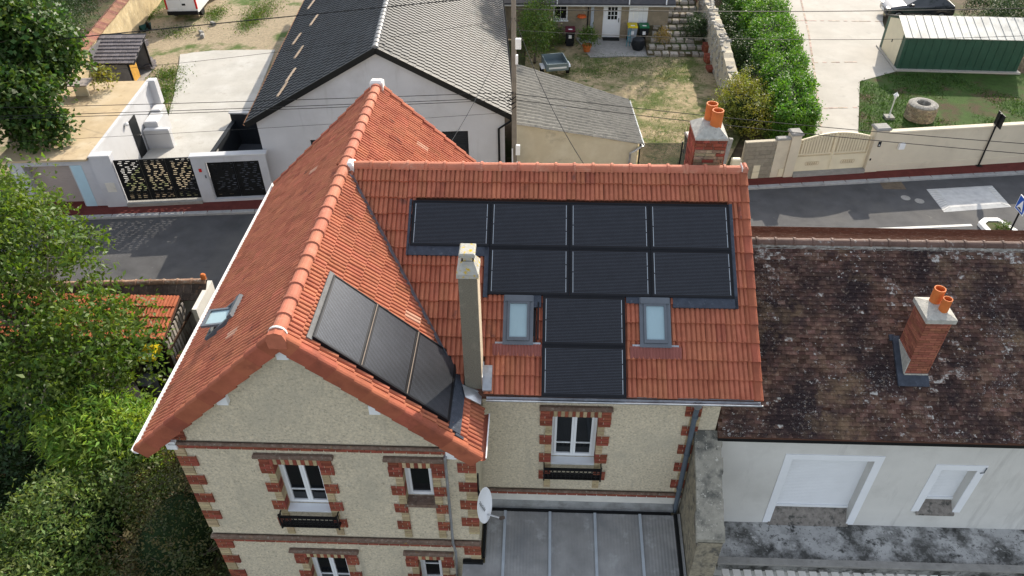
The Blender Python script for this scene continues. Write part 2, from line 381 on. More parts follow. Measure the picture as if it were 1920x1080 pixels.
# ridge ends, mortar, valley
mb = MB(); mb.slab([(XR - .15, YN - .03, ZR - .22), (XR + .15, YN - .03, ZR - .22), (XR + .17, YN - .03, ZR - .05), (XR + .12, YN - .03, ZR + .09), (XR, YN - .03, ZR + .13), (XR - .12, YN - .03, ZR + .09), (XR - .17, YN - .03, ZR - .05)], (0, .14, 0)); mb.build('ridge_end_cap', m_tile, roofo)
for c_, d_ in (((XR, YN + .115, ZR + .02), .02),):
    mb = MB(); mb.slab([(XR + .16 * math.cos(a), YN + .105, ZR - .01 + .16 * math.sin(a)) for a in [math.pi * k / 8 for k in range(9)]], (0, .035, 0)); mb.build('mortar_bed', m_mort, roofo)
mb = MB(); mb.cb(XR - .17, XR + .17, YF - .2, YF + .04, ZR - .1, ZR + .17, .05); mb.build('ridge_end_cap', m_mort, roofo)
mb = MB(); mb.cb(XV - .08, XV + .03, YL - .13, YL + .13, ZR - .12, ZR + .15, .04); mb.build('ridge_end_cap', m_tile2, roofo)
mb = MB(); mb.cb(XV - .10, XV - .082, YL - .12, YL + .12, ZR - .1, ZR + .14, .01); mb.build('mortar_bed', m_mort, roofo)
mb = MB(); mb.cb(XR + .05, XR + .22, YL - .16, YL + .12, ZR - .1, ZR + .13, .05); mb.build('mortar_bed', m_mort, roofo)
mb = MB()
a = Vector((XR + .18, YL - .27, 0)); a.z = zr(a.x); b_ = Vector((valX(10.75), 10.75, 0)); b_.z = zr(b_.x)
d = (b_ - a).normalized(); sd = Vector((.72, -.55, 0)).normalized()
vs = []
NV = 24
for i in range(NV + 1):
    p = a.lerp(b_, i / NV); wob = random.uniform(-.012, .012)
    for off, dz in ((-.075, .125), (-.03, .10), (.0, .09), (.03, .105), (.075, .135)): vs.append(p + sd * -1 * (off + wob) + Vector((0, 0, dz + .01)))
mb.add(vs, [(i * 5 + k, i * 5 + k + 1, i * 5 + k + 6, i * 5 + k + 5) for i in range(NV) for k in range(4)]); mb.build('valley_flashing', mat('valley_lead', (.20, .21, .235), .5, .25, 7, metal=.2, bump=.4), roofo)
# lead strips round the arrays
mb = MB(pL)
for x0, x1, s0, s1 in ((-2.70, -1.02, sT - PH - .2, sT - PH + .05), (2.76, 4.07, sT - 2 * PH - .2, sT - 2 * PH + .05), (1.82, 2.1, sT - 2 * PH - .13, sT - 2 * PH + .02), (-.06, .1, sT - 2 * PH - .25, sT - 2 * PH + .02), (-1.09, -1.0, sT - 2 * PH - .06, sT - PH), (-2.73, -2.68, sT - PH - .2, sT + .03), (4.0, 4.07, sT - 2 * PH - .2, sT + .02)):
    mb = MB(pL); mb.box(x0, x1, s0, s1, .0, .099); mb.build('panel_flashing', m_lead, roofo)
mb = MB(pR); mb.box(9.08, 10.85, sX(-1.42), sX(-1.62), .0, .085); mb.box(9.0, 9.06, sX(-1.36), sX(-1.5), .05, .09); mb.build('panel_flashing', m_lead, roofo)
mb = MB(pR); mb.box(9.14, 10.92, rr[3] - .02, rr[3] + .085, .02, .09); mb.build('panel_flashing', mat('pale_lead', (.15, .15, .15), .7, .2, 8), roofo)
# gutters (half round)
def half(mb, p, q, r, n=8):
    p, q = Vector(p), Vector(q); d = (q - p).normalized(); sd = d.cross(Vector((0, 0, 1))).normalized(); vs = []
    for e in (p, q):
        for rad in (r, r * .88):
            for k in range(n + 1): t = math.pi * k / n; vs.append(e + sd * (rad * math.cos(t)) - Vector((0, 0, rad * math.sin(t))))
    m_ = n + 1; fs = []
    for k in range(n): fs += [(k, k + 1, k + 1 + 2 * m_, k + 2 * m_), (m_ + k, m_ + k + 2 * m_, m_ + k + 1 + 2 * m_, m_ + k + 1)]
    for k in (0, n): fs.append((k, m_ + k, 3 * m_ + k, 2 * m_ + k))
    for e in (0, 2 * m_): fs += [(e + k, e + k + 1, e + m_ + k + 1, e + m_ + k) for k in range(n)]
    mb.add(vs, fs)
mb = MB(); half(mb, (-.95, YLE - .06, ZLE - .02), (XV, YLE - .06, ZLE - .0), .085); mb.tube([(-.95, YLE - .15, ZLE - .01), (XV, YLE - .15, ZLE + .01)], .012, 6); mb.build('gutter', m_zinc, house)
mb = MB(); half(mb, (XW - .07, YN + .02, ZE - .01), (XW - .07, YF, ZE - .01), .085); mb.tube([(XW - .155, YN + .02, ZE - .0), (XW - .155, YF, ZE - .0)], .014, 6)
mb.build('gutter', m_whitemetal, house)
mb = MB(); half(mb, (XE + .07, YN + .05, ZE - .01), (XE + .07, YLE - .16, ZE - .01), .08); mb.build('gutter', m_tile2, house)
mb = MB(); mb.tube([(XE + .15, YN + .05, ZE), (XE + .15, YLE - .2, ZE)], .014, 6); mb.build('gutter_edge', m_whitemetal, house)
mb = MB(); mb.bar((XR, YN + .14, ZR - .16), (XE - .02, YN + .14, ZE - .14), .06, .1); mb.bar((XR, YN + .14, ZR - .16), (XW + .05, YN + .14, ZE - .14), .06, .1); mb.build('bargeboard', m_white, house)
for X, zz in ((-6.87, 6.50), (-5.57, 7.80), (-4.25, 8.98), (-2.85, 7.64), (-1.55, 6.42)):
    mb = MB(); mb.slab([(X - .1, YN + .1, zz - .02), (X + .1, YN + .1, zz - .02), (X + .1, YN + .1, zz + .2), (X - .1, YN + .1, zz + .2)], (0, .12, 0)); mb.build('purlin_end', m_white, house)

# ---- walls
FX0, FX1, FY = -6.874, -1.12, 9.03
W1 = (-5.07, -4.15, 4.46, 6.01); W2 = (-2.55, -1.96, 4.84, 6.01); W3 = (-5.0, -4.11, 1.2, 2.72); W4 = (-2.52, -1.98, 1.6, 2.75)
LY = 10.375; LX1 = 3.75; WL = (.375, 1.33, 4.5, 6.05)
mb = MB(Matrix.Translation((0, FY, 0))); mb.wall(FX0, FX1, 0, 6.5, (W1, W2, W3, W4), .35)
mb.M = I4
zl = lambda X: ZR - (ZR - ZE) / (XR - XW) * (XR - X) - .1
mb.poly([(FX0, FY, 6.5), (FX1, FY, 6.5), (FX1, FY, zr(FX1) - .1), (XR, FY, ZR - .1), (FX0, FY, zl(FX0))])
mb.poly([(FX0, 18.2, 0), (FX0, FY, 0), (FX0, FY, zl(FX0)), (FX0, 18.2, zl(FX0))])
mb.poly([(FX1, 18.2, 0), (FX0, 18.2, 0), (FX0, 18.2, zl(FX0)), (XR, 18.2, ZR - .1), (FX1, 18.2, 6.5)])
mb.build('gable_wing_wall', m_render, house)
mb = MB(Matrix.Translation((0, LY, 0))); mb.wall(FX1, LX1, 3.4, 6.9, (WL,), .35); mb.build('courtyard_wall', m_render, house)
mb = MB(); mb.poly([(FX1, FY + .002, 0), (FX1, LY, 0), (FX1, LY, 6.45), (FX1, FY + .002, 6.45)]); mb.poly([(FX1, LY, 6.45), (FX1, FY + .002, 6.45), (FX1 - .3, FY + .002, 6.8), (FX1 - .3, LY, 6.8)]); mb.build('side_wall', m_side, house)
m_plaster = mat('white_plaster', (.62, .60, .55), .9, .08, 3, layers=[((.35, .34, .30), 2.5, .58, .8)], bump=.2)
mb = MB(); mb.poly([(FX1, LY, 0), (LX1, LY, 0), (LX1, LY, 3.4), (FX1, LY, 3.4)]); mb.build('lower_wall', m_plaster, house)
mb = MB(); mb.poly([(LX1, LY, 0), (LX1, 18.2, 0), (LX1, 18.2, 6.9), (LX1, YL, ZR - .12), (LX1, LY, 6.9)]); mb.poly([(LX1, 18.2, 0), (FX1, 18.2, 0), (FX1, 18.2, 6.9), (LX1, 18.2, 6.9)]); mb.build('rear_wall', m_side, house)

# ---- brickwork
bricks = []
bt = {}
def btm(l, h, dep):
    k = (round(l, 3), round(h, 3), round(dep, 3))
    if k not in bt:
        t = MB(); t.box(0, l, -.035, dep, 0, h); bt[k] = t
    return bt[k]
def brick(x, y, z, l, h=.064, m=None, dep=.02):
    bricks.append((btm(l, h, dep), Matrix.Translation((x, y - random.uniform(0, .006), z)), m or m_brick))
mort = MB()
def red_block(x0, x1, y, z0, n=4, dep=.02):
    L = x1 - x0; mort.box(x0 + .004, x1 - .004, y - .026, y + .01, z0, z0 + .075 * n)
    for r in range(n):
        cut = x0 + (.215 if r % 2 == 0 else .105); z = z0 + .075 * r + .005
        if L < .2: brick(x0, y, z, L, dep=dep); continue
        e = [x0]; 
        while cut < x1 - .05: e.append(cut); cut += .225
        e.append(x1)
        for a, b in zip(e[:-1], e[1:]): brick(a + (.005 if a > x0 else 0), y, z, b - a - (.01 if b < x1 else .005), dep=dep)
def buff_block(x0, x1, y, z0, n=4, dep=.02):
    mort.box(x0 + .004, x1 - .004, y - .018, y + .01, z0, z0 + .075 * n - .004)
    for r in range(n): brick(x0, y + .006, z0 + .075 * r + .003, x1 - x0, .066, m_buff, dep)
def column(y, edge, sgn, z0, n, wr=.30, wb=.17, dep=.02, start_red=True, step=.6):
    """blocks growing from `edge` in direction sgn"""
    for i in range(n):
        z = z0 - .3 * i; red = (i % 2 == 0) == start_red
        wd = wr if red else wb
        a, b = (edge, edge + sgn * wd) if sgn > 0 else (edge + sgn * wd, edge)
        (red_block if red else buff_block)(a, b, y, z, dep=dep)
column(FY, FX0 - .02, 1, 5.9, 8, .36, .22); column(FY, FX0 - .02, 1, 6.2, 1, .36, .2, start_red=False)
column(FY, FX0 - .02, 1, 3.0, 6, .36, .22)
red_block(FX0 - .02, FX0 + .3, FY, 6.69, 4)
column(FY, FX1 + .02, -1, 5.9, 8, .36, .22); column(FY, FX1 + .02, -1, 3.0, 6, .36, .22)
for (a, b, c, d), zt in ((W1, 5.72), (W2, 5.72), (W3, 2.45), (W4, 2.45)):
    nn = 8 if zt > 4 else 5
    column(FY, a + .005, -1, zt, nn, .27, .15, .16); column(FY, b - .005, 1, zt, nn, .27, .15, .16)
column(LY, WL[0] + .005, -1, 5.76, 8, .26, .14, .16); column(LY, WL[1] - .005, 1, 5.76, 8, .26, .14, .16)
column(LY, 3.38, -1, 6.15, 10, .32, .2)
caps = []
def lintel(x0, x1, y, zb, ov=.32):
    L = x1 - x0; n = int(round((L + .1) / .078)); st = (L + .1) / n
    mort.box(x0 - .05, x1 + .05, y - .02, y + .01, zb, zb + .235)
    for i in range(n): brick(x0 - .05 + st * i + .004, y, zb + .002, st - .008, .228, m_brick if i % 2 == 0 else m_buff, .14)
    for sx in (x0 - .05 - .2, x1 + .05):
        for r in range(3): brick(sx + .003, y, zb + .003 + .077 * r, .194, .068)
    mb = MB(); mb.cb(x0 - ov, x1 + ov, y - .10, y + .01, zb + .24, zb + .325, .03); mb.build('lintel_cap', m_cap, house)
lintel(W1[0], W1[1], FY, 6.015); lintel(W2[0], W2[1], FY, 6.015); lintel(W3[0], W3[1], FY, 2.725); lintel(W4[0], W4[1], FY, 2.755, .28); lintel(WL[0], WL[1], LY, 6.055, .27)
def course(x0, x1, y, z0, z1):
    mort.box(x0, x1, y - .04, y + .01, z0, z1)
    x = x0; 
    while x < x1 - .05:
        l = min(.215, x1 - x); brick(x + .003, y - .02, z0, l - .008, .062); x += .225
    x = x0 - .11
    while x < x1 - .05:
        xa, xb_ = max(x, x0), min(x + .215, x1); brick(xa + .003, y - .035, z0 + .068, xb_ - xa - .008, .062); x += .225
    mb = MB(); mb.cb(x0 - .02, x1 + .02, y - .10, y + .01, z0 + .134, z1, .03); mb.build('string_course', m_cap, house)
course(FX0 - .02, FX1 + .02, FY, 6.48, 6.66); course(FX0 - .02, FX1 + .02, FY, 3.32, 3.56); course(FX1 + .1, 3.35, LY, 3.41, 3.58)
mort.build('mortar_joint', m_mortar, house)
pieces(bricks, 'brick', house, 300, 'bricks')

# ---- windows
def casement(y, x0, x1, z0, z1, leaves=2, bar=.3, rail=True):
    yy = y + .2
    w_ = MB(); 
    for a, b, c, d in ((x0, x0 + .06, z0, z1), (x1 - .06, x1, z0, z1), (x0 + .06, x1 - .06, z0, z0 + .07), (x0 + .06, x1 - .06, z1 - .06, z1)): w_.box(a, b, yy, yy + .07, c, d)
    wo = w_.build('window', m_white, house)
    n = leaves; Wd = (x1 - x0 - .12) / n
    for i in range(n):
        a = x0 + .06 + Wd * i; b = a + Wd; s = MB(); t = .055
        for q in ((a, a + t, z0 + .07, z1 - .06), (b - t, b, z0 + .07, z1 - .06), (a + t, b - t, z0 + .07, z0 + .07 + t), (a + t, b - t, z1 - .06 - t, z1 - .06)): s.box(q[0] + .002, q[1] - .002, yy - .025, yy + .04, q[2], q[3])
        if bar: zb = z0 + (z1 - z0) * bar; s.box(a + t, b - t, yy - .012, yy + .02, zb - .012, zb + .012)
        s.build('sash', m_white, wo)
        p = MB(); p.poly([(a + t, yy + .01, z0 + .12), (b - t, yy + .01, z0 + .12), (b - t, yy + .01, z1 - .11), (a + t, yy + .01, z1 - .11)]); p.build('pane', m_glass, wo)
    s = MB(); s.box(x0 + .003, x1 - .003, y - .02, yy - .03, z0 - .03, z0 + .012); s.build('window_sill', m_white if rail else m_cap, wo)
    if rail:
        g = MB(); f0 = y - .17; xa, xb = x0 - .14, x1 + .14; zt, zb = z0 + .02, z0 - .34
        for z in (zt, zt - .05, zb): g.bar((xa, f0, z), (xb, f0, z), .03, .022)
        n = 13
        for i in range(n + 1):
            x = xa + (xb - xa) * i / n; g.bar((x, f0, zb), (x, f0, zt), .014, .014)
        for i in range(n):
            xc = xa + (xb - xa) * (i + .5) / n; rr_ = (xb - xa) / n * .48
            for zc, rad in ((zt - .05 - rr_, rr_), (zb + .12, rr_ * .9)):
                g.tube([(xc + rad * math.cos(t_), f0, zc + rad * 1.1 * math.sin(t_)) for t_ in [k * math.pi / 4 for k in range(9)]], .009, 4, False)
        for x in (xa, xb):
            g.bar((x, f0, zt), (x, y, zt), .024, .02); g.bar((x, f0, zb), (x, y, zb), .024, .02); g.bar((x, f0 - .01, zb - .05), (x, f0 - .01, zt + .07), .03, .03)
            g.bar((x, y - .085, zb), (x, y - .085, zt), .014, .014)
        g.box(xa, xb, f0, y, zb - .03, zb - .015)
        g.build('balcony_rail', m_iron, wo)
    return wo
casement(FY, *W1); casement(FY, *W2[:2], W2[2], W2[3], 1, 0, False); casement(FY, *W3); casement(FY, *W4[:2], W4[2], W4[3], 1, .55, False); casement(LY, *WL)
mb = MB(); mb.box(W2[0] - .04, W2[1] + .04, FY - .05, FY + .15, 4.74, 4.84); mb.build('stone_sill', m_cap, house)

# ---- downpipes
mb = MB(); mb.tube([(3.2, YLE - .06, ZLE - .1), (3.2, YLE - .06, ZLE - .25), (3.24, LY - .1, ZLE - .6), (3.26, LY - .1, 2.95)], .055, 10)
for z in (6.2, 5.0, 3.8): mb.lathe((3.25, LY - .1, z), [(.056, 0), (.068, .0), (.068, .05), (.056, .05)], 10)
mb.build('downpipe', mat('grey_pvc', (.10, .125, .155), .45, .1, 4), house, smooth=True)
mb = MB(); mb.lathe((3.2, YLE - .06, ZLE - .2), [(.05, 0), (.09, .06), (.09, .13), (.05, .14)], 10); mb.build('hopper', m_zinc, house)
mb = MB(); mb.tube([(-1.66, FY - .05, 6.47), (-1.66, FY - .13, 6.5), (-1.67, FY - .13, 3.6), (-1.63, FY - .13, 3.3), (-1.66, FY - .06, 2.0), (-1.66, FY - .06, .4)], .03, 8); mb.build('downpipe', m_zinc, house, smooth=True)

# ---- chimney in the valley
ch = MB(); cx0, cx1, cy0, cy1 = -1.375, -1.045, 10.28, 10.7
ch.box(cx0, cx1, cy0, cy1, 6.4, 9.76); cho = ch.build('chimney', m_chim, house)
mb = MB(); mb.box(cx1 + .002, cx1 + .012, cy0 + .0, cy1, 6.5, 9.7); mb.build('lit_side_face', mat('sunlit_side_colour', (.62, .50, .36), .9, .1, 6), cho)  # pale sheet paints sunlight onto the chimney's right face
mb = MB(); mb.cb(cx0 - .025, cx1 + .035, cy0 - .03, cy1 + .03, 9.72, 9.83, .02); mb.add([(cx0 - .01, cy0 - .01, 9.83), (cx1 + .02, cy0 - .01, 9.83), (cx1 + .02, cy1 + .01, 9.83), (cx0 - .01, cy1 + .01, 9.83), (cx0 + .06, cy0 + .1, 10.0), (cx1 - .05, cy0 + .1, 10.0), (cx1 - .05, cy1 - .1, 10.0), (cx0 + .06, cy1 - .1, 10.0)], [(0, 1, 5, 4), (1, 2, 6, 5), (2, 3, 7, 6), (3, 0, 4, 7)])
mb.build('chimney_cap', m_lichen, cho)
mb = MB(); mb.box(cx0 + .09, cx1 - .08, cy0 + .13, cy0 + .16, 9.98, 10.14); mb.box(cx0 + .09, cx1 - .08, cy1 - .16, cy1 - .13, 9.98, 10.14); mb.cb(cx0 + .03, cx1 - .02, cy0 + .04, cy1 - .04, 10.12, 10.2, .02)
mb.build('chimney_hood', m_lichen, cho)
mb = MB(); mb.box(cx0 + .10, cx1 - .09, cy0 + .161, cy1 - .161, 9.98, 10.12); mb.build('flue_opening', m_iron, cho)
mb = MB(); mb.slab([(cx0 - .06, cy0 - .02, 7.02), (cx1 + .02, cy0 - .02, 6.84), (cx1 + .02, cy0 - .02, 6.74), (cx0 - .06, cy0 - .02, 6.84)], (0, -.03, 0))
mb.slab([(cx0 - .05, cy0 - .03, 7.03), (cx1 + .0, cy0 - .03, 6.80), (cx1 + .0, cy0 - .3, 6.76), (cx0 + .03, cy0 - .3, 6.97)], (0, 0, .02))
mb.slab([(cx1 + .02, cy0 + .3, 7.24), (cx1 + .2, cy0 + .3, 7.24), (cx1 + .2, cy0 - .12, 6.965), (cx1 + .02, cy0 - .12, 6.965)], (0, 0, .03))
mb.box(cx1 + .013, cx1 + .03, cy0 - .02, cy1, 6.6, 7.25); mb.build('chimney_flashing', m_zinc, cho)

# ---- brick and stone chimney behind the ridge
bc = MB(); bx0, bx1, by0, by1 = 3.38, 4.02, 14.72, 15.5
bc.box(bx0, bx1, by0, by1, 8.2, 10.06); bco = bc.build('chimney', m_mortar, house)
m_stone_b = mat('buff_stone', (.33, .26, .17), .95, .25, 14, rand=.3, hue=.02, layers=[((.14, .11, .09), 10, .55, .72)], bump=.9, bscale=40)
z = 8.9; st_items = []
while z < 10.0:
    h = .078; top = z > 9.8
    x = bx0
    while x < bx1 - .03:
        l = min(random.uniform(.1, .26), bx1 - x); t = MB(); t.box(0, l - .012, -.02 - random.uniform(0, .02), .03, 0, h - .012)
        st_items.append((t, Matrix.Translation((x + .004, by0, z)), m_brick if top or random.random() < .10 else m_stone_b)); x += l
    y = by0
    while y < by1 - .03:
        l = min(.22, by1 - y); t = MB(); t.box(-.02 - random.uniform(0, .012), .03, 0, l - .012, 0, h - .012)
        st_items.append((t, Matrix.Translation((bx0, y, z)), m_brick)); t2 = MB(); t2.box(-.03, .02, 0, l - .012, 0, h - .012); st_items.append((t2, Matrix.Translation((bx1, y, z)), m_brick)); y += l
    z += h
pieces(st_items, 'chimney_stone', bco)
m_cement = mat('cement_cap', (.42, .41, .37), .95, .2, 9, layers=[((.16, .16, .14), 22, .6, .72), ((.52, .50, .43), 5, .6, .75)], bump=.8, bscale=35)
def cement_cap(x0, x1, y0, y1, z, h, par, ins=.17):
    mb = MB(); mb.box(x0 - .03, x1 + .03, y0 - .03, y1 + .03, z, z + .04)
    xm0, xm1, ym0, ym1 = x0 + ins, x1 - ins, y0 + ins, y1 - ins; zt = z + h
    mb.add([(x0 - .03, y0 - .03, z + .04), (x1 + .03, y0 - .03, z + .04), (x1 + .03, y1 + .03, z + .04), (x0 - .03, y1 + .03, z + .04), (xm0, ym0, zt), (xm1, ym0, zt), (xm1, ym1, zt), (xm0, ym1, zt)], [(0, 1, 5, 4), (1, 2, 6, 5), (2, 3, 7, 6), (3, 0, 4, 7), (4, 5, 6, 7)])
    mb.build('chimney_cap', m_cement, par)
cement_cap(bx0, bx1, by0, by1, 10.06, .22, bco)
m_pot = mat('orange_clay_pot', (.55, .16, .045), .65, .12, 6, layers=[((.40, .11, .04), 5, .58, .75)])
m_soot = mat('soot', (.02, .012, .01), .9)
def pot(c, r, h, par, lean=(0, 0)):
    mb = MB(); mb.lathe(c, [(r * .98, 0), (r, h * .3), (r, h), (r * .82, h), (r * .8, h * .1)], 18); o = mb.build('chimney_pot', m_pot, par, smooth=True)
pot((3.72, 15.28, 10.22), .125, .42, bco); pot((3.80, 15.0, 10.2), .125, .42, bco)
mb = MB(); mb.box(bx0 - .12, bx1 + .15, by0 - .14, by0 - .045, 8.9, 9.42); mb.build('chimney_flashing', m_lead, bco)

# ---- roof windows
def skylight(pl, u0, u1, s0, s1, opened=0.):
    fr = MB(pl); t = .075
    for a, b, c, d in ((u0, u0 + t, s0, s1), (u1 - t, u1, s0, s1), (u0 + t, u1 - t, s0, s0 + .08), (u0 + t, u1 - t, s1 - .12, s1)): fr.box(a, b, c, d, 0, .12)
    wo = fr.build('roof_window', m_grey, house)
    M2 = pl
    if opened:
        piv = (s0 + s1) / 2; M2 = pl @ Matrix.Translation((0, piv, .1)) @ Matrix.Rotation(opened, 4, 'X') @ Matrix.Translation((0, -piv, -.1))
    sh = MB(M2); a, b, c, d = u0 + t + .005, u1 - t - .005, s0 + .085, s1 - .125; t2 = .05
    for q in ((a, a + t2, c, d), (b - t2, b, c, d), (a + t2, b - t2, c, c + t2 + .02), (a + t2, b - t2, d - t2, d)): sh.box(q[0], q[1], q[2], q[3], .085, .14)
    sh.build('sash', m_grey, wo)
    p = MB(M2); p.box(a + t2, b - t2, c + t2 + .02, d - t2, .095, .112); p.build('pane', m_blind, wo)
    h = MB(pl); h.box(u0 + .02, u1 - .02, s1 - .13, s1 + .0, .121, .15); h.build('hood', m_grey, wo)
    return wo
for x0, x1 in ((-.66, -.05), (2.08, 2.7)):
    wo = skylight(pL, x0, x1, sofY(11.0), sofY(11.86))
    # pleated apron below
    ap = MB(pL); n = 16; xa, xb = x0 - .2, x1 + .2; vs = []
    for i in range(n * 2 + 1):
        x = xa + (xb - xa) * i / (2 * n); zz = .075 + (.018 if i % 2 else 0)
        vs += [(x, sofY(11.0) + .02, zz + .02), (x, sofY(11.0) - .22, zz)]
    ap.add(vs, [(2 * i, 2 * i + 1, 2 * i + 3, 2 * i + 2) for i in range(2 * n)]); ap.build('apron', mat('red_pleated_lead', (.24, .085, .07), .55, .15, 6), wo)
    mb = MB(pL); mb.box(x0 - .15, x0, sofY(11.0) - .02, sofY(11.0) + .06, .0, .09); mb.box(x1, x1 + .15, sofY(11.0) - .02, sofY(11.0) + .06, .0, .09); mb.build('side_flashing', m_zinc, wo)
mb = MB(pL); mb.box(-.03, -.005, sofY(11.05), sofY(11.6), .03, .12); mb.box(.03, .06, sofY(11.1), sofY(11.75), .03, .11); mb.build('panel_flashing', m_pvframe, roofo)
sw_ = lambda X: (X - XW) / (XR - XW) * LW
skylight(pW, -11.8, -11.12, 1.0, 1.98, R(-33))

# ---- solar panels
def solar(pl, u, s, pw, ph, label, group, n=30, vert=False, n0=.0):
    c = pl @ Vector((u + pw / 2, s + ph / 2, .05)); o = thing('solar_panel', label, 'solar panel', c, group)
    f = MB(pl); g = .003; t = .026
    for q in ((u + g, u + g + t, s + g, s + ph - g), (u + pw - g - t, u + pw - g, s + g, s + ph - g), (u + g + t, u + pw - g - t, s + g, s + g + t), (u + g + t, u + pw - g - t, s + ph - g - t, s + ph - g)): f.box(q[0], q[1], q[2], q[3], .0, .118)
    f.build('frame', m_pvframe, o)
    p = MB(pl); p.box(u + g + t, u + pw - g - t, s + g + t, s + ph - g - t, .04, .106); p.build('glass', m_pv, o)
    r = MB(pl)
    for i in range(n):
        if not vert: y = s + .06 + (ph - .12) * (i + .5) / n; r.box(u + .085, u + pw - .085, y - .0036, y + .0036, .1062, .1078)
        else: x = s + .06 + (ph - .12) * (i + .5) / n; r.box(u + .06, u + pw - .06, x - .0042, x + .0042, .1062, .1078)
    r.build('cell_ribbons', m_pvline, o)
    b = MB(pl)
    if not vert:
        for side, cuts in ((u + .072, (.02, .5, .98)), (u + pw - .072, (.02, .35, .66, .98))):
            for a, d in zip(cuts[:-1], cuts[1:]): b.box(side - .006, side + .006, s + .04 + (ph - .08) * a + .012, s + .04 + (ph - .08) * d - .012, .1062, .109)
    b.build('busbar', m_pvbar, o) if not vert else None
    return o
names = ['first', 'second', 'third', 'fourth']
for i, (a, b) in enumerate(pan):
    if i < 4: lb = f'black solar panel, {names[i]} from the roof valley in the top row under the ridge'
    elif i < 7: lb = f'black solar panel, {names[i - 4]} from the roof valley in the middle row of the roof array'
    elif i == 7: lb = 'black solar panel between the two closed roof windows'
    else: lb = 'lowest black solar panel just above the courtyard gutter'
    solar(pL, a, b, PW, PH, lb, 'solar panels on the courtyard roof slope')
m_pv_save = m_pv
for i, nm in enumerate(('highest, next to the ridge', 'middle one', 'lowest, near the chimney')):
    hgt = (rr[3] - rr[2]) / 3
    if i: mb = MB(pR); mb.box(rr[0] + .03, rr[1] - .03, rr[3] - hgt * i - .009, rr[3] - hgt * i + .009, .118, .122); mb.build('panel_seam', mat('seam', (.20, .16, .13), .6) if i == 1 else bpy.data.materials['seam'], roofo)
    o = solar(pR, rr[0], rr[3] - hgt * (i + 1), rr[1] - rr[0], hgt, f'sunlit solar panel on the side slope of the gable wing, {nm}', 'solar panels on the gable wing', 34, True)

# ---- satellite dish
dish = thing('satellite_dish', 'white satellite dish with lettering fixed to the brick corner of the house', 'satellite dish', (-1.05, 8.9, 4.7))
dc = Vector((-.98, 8.62, 5.42)); ax = Vector((.93, -.28, .22)).normalized()
e1 = Vector((0, 0, 1)); e1 = (e1 - ax * e1.dot(ax)).normalized(); e2 = ax.cross(e1)
Dm = Matrix(((e2.x, e1.x, ax.x, dc.x), (e2.y, e1.y, ax.y, dc.y), (e2.z, e1.z, ax.z, dc.z), (0, 0, 0, 1)))
mb = MB(Dm); mb.lathe((0, 0, 0), [(.001, .0)] + [(.34 * k / 8, .07 * (k / 8) ** 2) for k in range(1, 9)] + [(.35, .066), (.34, .055)] + [(.34 * k / 8, .07 * (k / 8) ** 2 - .015) for k in range(7, 0, -1)], 28, .9, 1.1); mb.build('reflector', m_white, dish, smooth=True)
mb = MB(Dm); mb.tube([(0, -.28, .05), (0, -.34, .32)], .018, 6); mb.build('feed_arm', m_zinc, dish)
mb = MB(Dm); mb.tube([(0, -.35, .30), (0, -.30, .39)], .035, 8); mb.build('receiver', mat('dark_receiver', (.08, .06, .05), .5), dish)
mb = MB(); mb.tube([(-1.12, 9.15, 5.3), (-1.0, 8.75, 5.3), tuple(dc - ax * .02)], .025, 6); mb.tube([(-1.12, 9.2, 5.1), (-1.0, 8.8, 5.3)], .015, 6); mb.box(-1.12, -1.09, 9.08, 9.3, 5.05, 5.5); mb.build('bracket', m_iron, dish)
cu = bpy.data.curves.new('lettering', 'FONT'); cu.body = 'visiosat'; cu.size = .12; cu.align_x = 'CENTER'; cu.extrude = .001
to = bpy.data.objects.new('lettering', cu); col.objects.link(to)
bpy.context.view_layer.update(); dg = bpy.context.evaluated_depsgraph_get(); me = bpy.data.meshes.new_from_object(to.evaluated_get(dg)); bpy.data.objects.remove(to)
W = Matrix.Translation(-dish.location) @ Dm @ Matrix.Translation((.07, 0, .03)) @ Matrix.Rotation(R(78), 4, 'Z')
me.transform(W); me.materials.clear(); o = link('lettering', me, mat('grey_print', (.06, .07, .07), .6), dish)
# ------------------------------------------------------------------ ground, street
def struct(mb, name, m): o = mb.build(name, m); o['kind'] = 'structure'; return o
m_ground = mat('garden_earth', (.10, .075, .05), .95, .3, .6, layers=[((.06, .085, .03), .5, .45, .62), ((.20, .16, .10), 2.2, .56, .72)], bump=.8, bscale=12)
m_road = mat('asphalt', (.085, .085, .088), .85, .18, 1.3, layers=[((.115, .112, .108), .35, .5, .75), ((.06, .06, .062), 30, .58, .75), ((.14, .135, .13), 3, .66, .74), ((.055, .055, .058), .8, .62, .72, (.5, 2.5, 1))], bump=.4, bscale=90)
m_redasph = mat('red_asphalt', (.13, .035, .03), .9, .2, 3, layers=[((.18, .06, .05), 20, .6, .75)], bump=.4, bscale=80)
m_kerb = mat('granite_kerb', (.33, .33, .33), .85, .15, 4, rand=.1, layers=[((.22, .22, .22), 12, .6, .75)])
m_gravel = mat('straw_gravel', (.30, .245, .165), .95, .3, 8, layers=[((.42, .36, .26), 26, .54, .66), ((.17, .13, .09), 18, .58, .72), ((.075, .115, .03), .33, .54, .64)], bump=1., bscale=22)
m_slab = mat('pale_concrete', (.43, .415, .38), .9, .1, .8, layers=[((.50, .49, .46), .5, .48, .68), ((.33, .30, .26), 1.6, .58, .76), ((.36, .33, .28), 5, .6, .74), ((.40, .24, .07), .7, .72, .80)], bump=.35, bscale=15)
m_dryl = mat('dry_lawn', (.34, .27, .165), .95, .25, 4, layers=[((.105, .125, .04), .55, .45, .60), ((.075, .105, .03), 2.5, .55, .65), ((.44, .37, .25), 1.1, .60, .72), ((.36, .22, .06), .35, .64, .76)], bump=1., bscale=20)
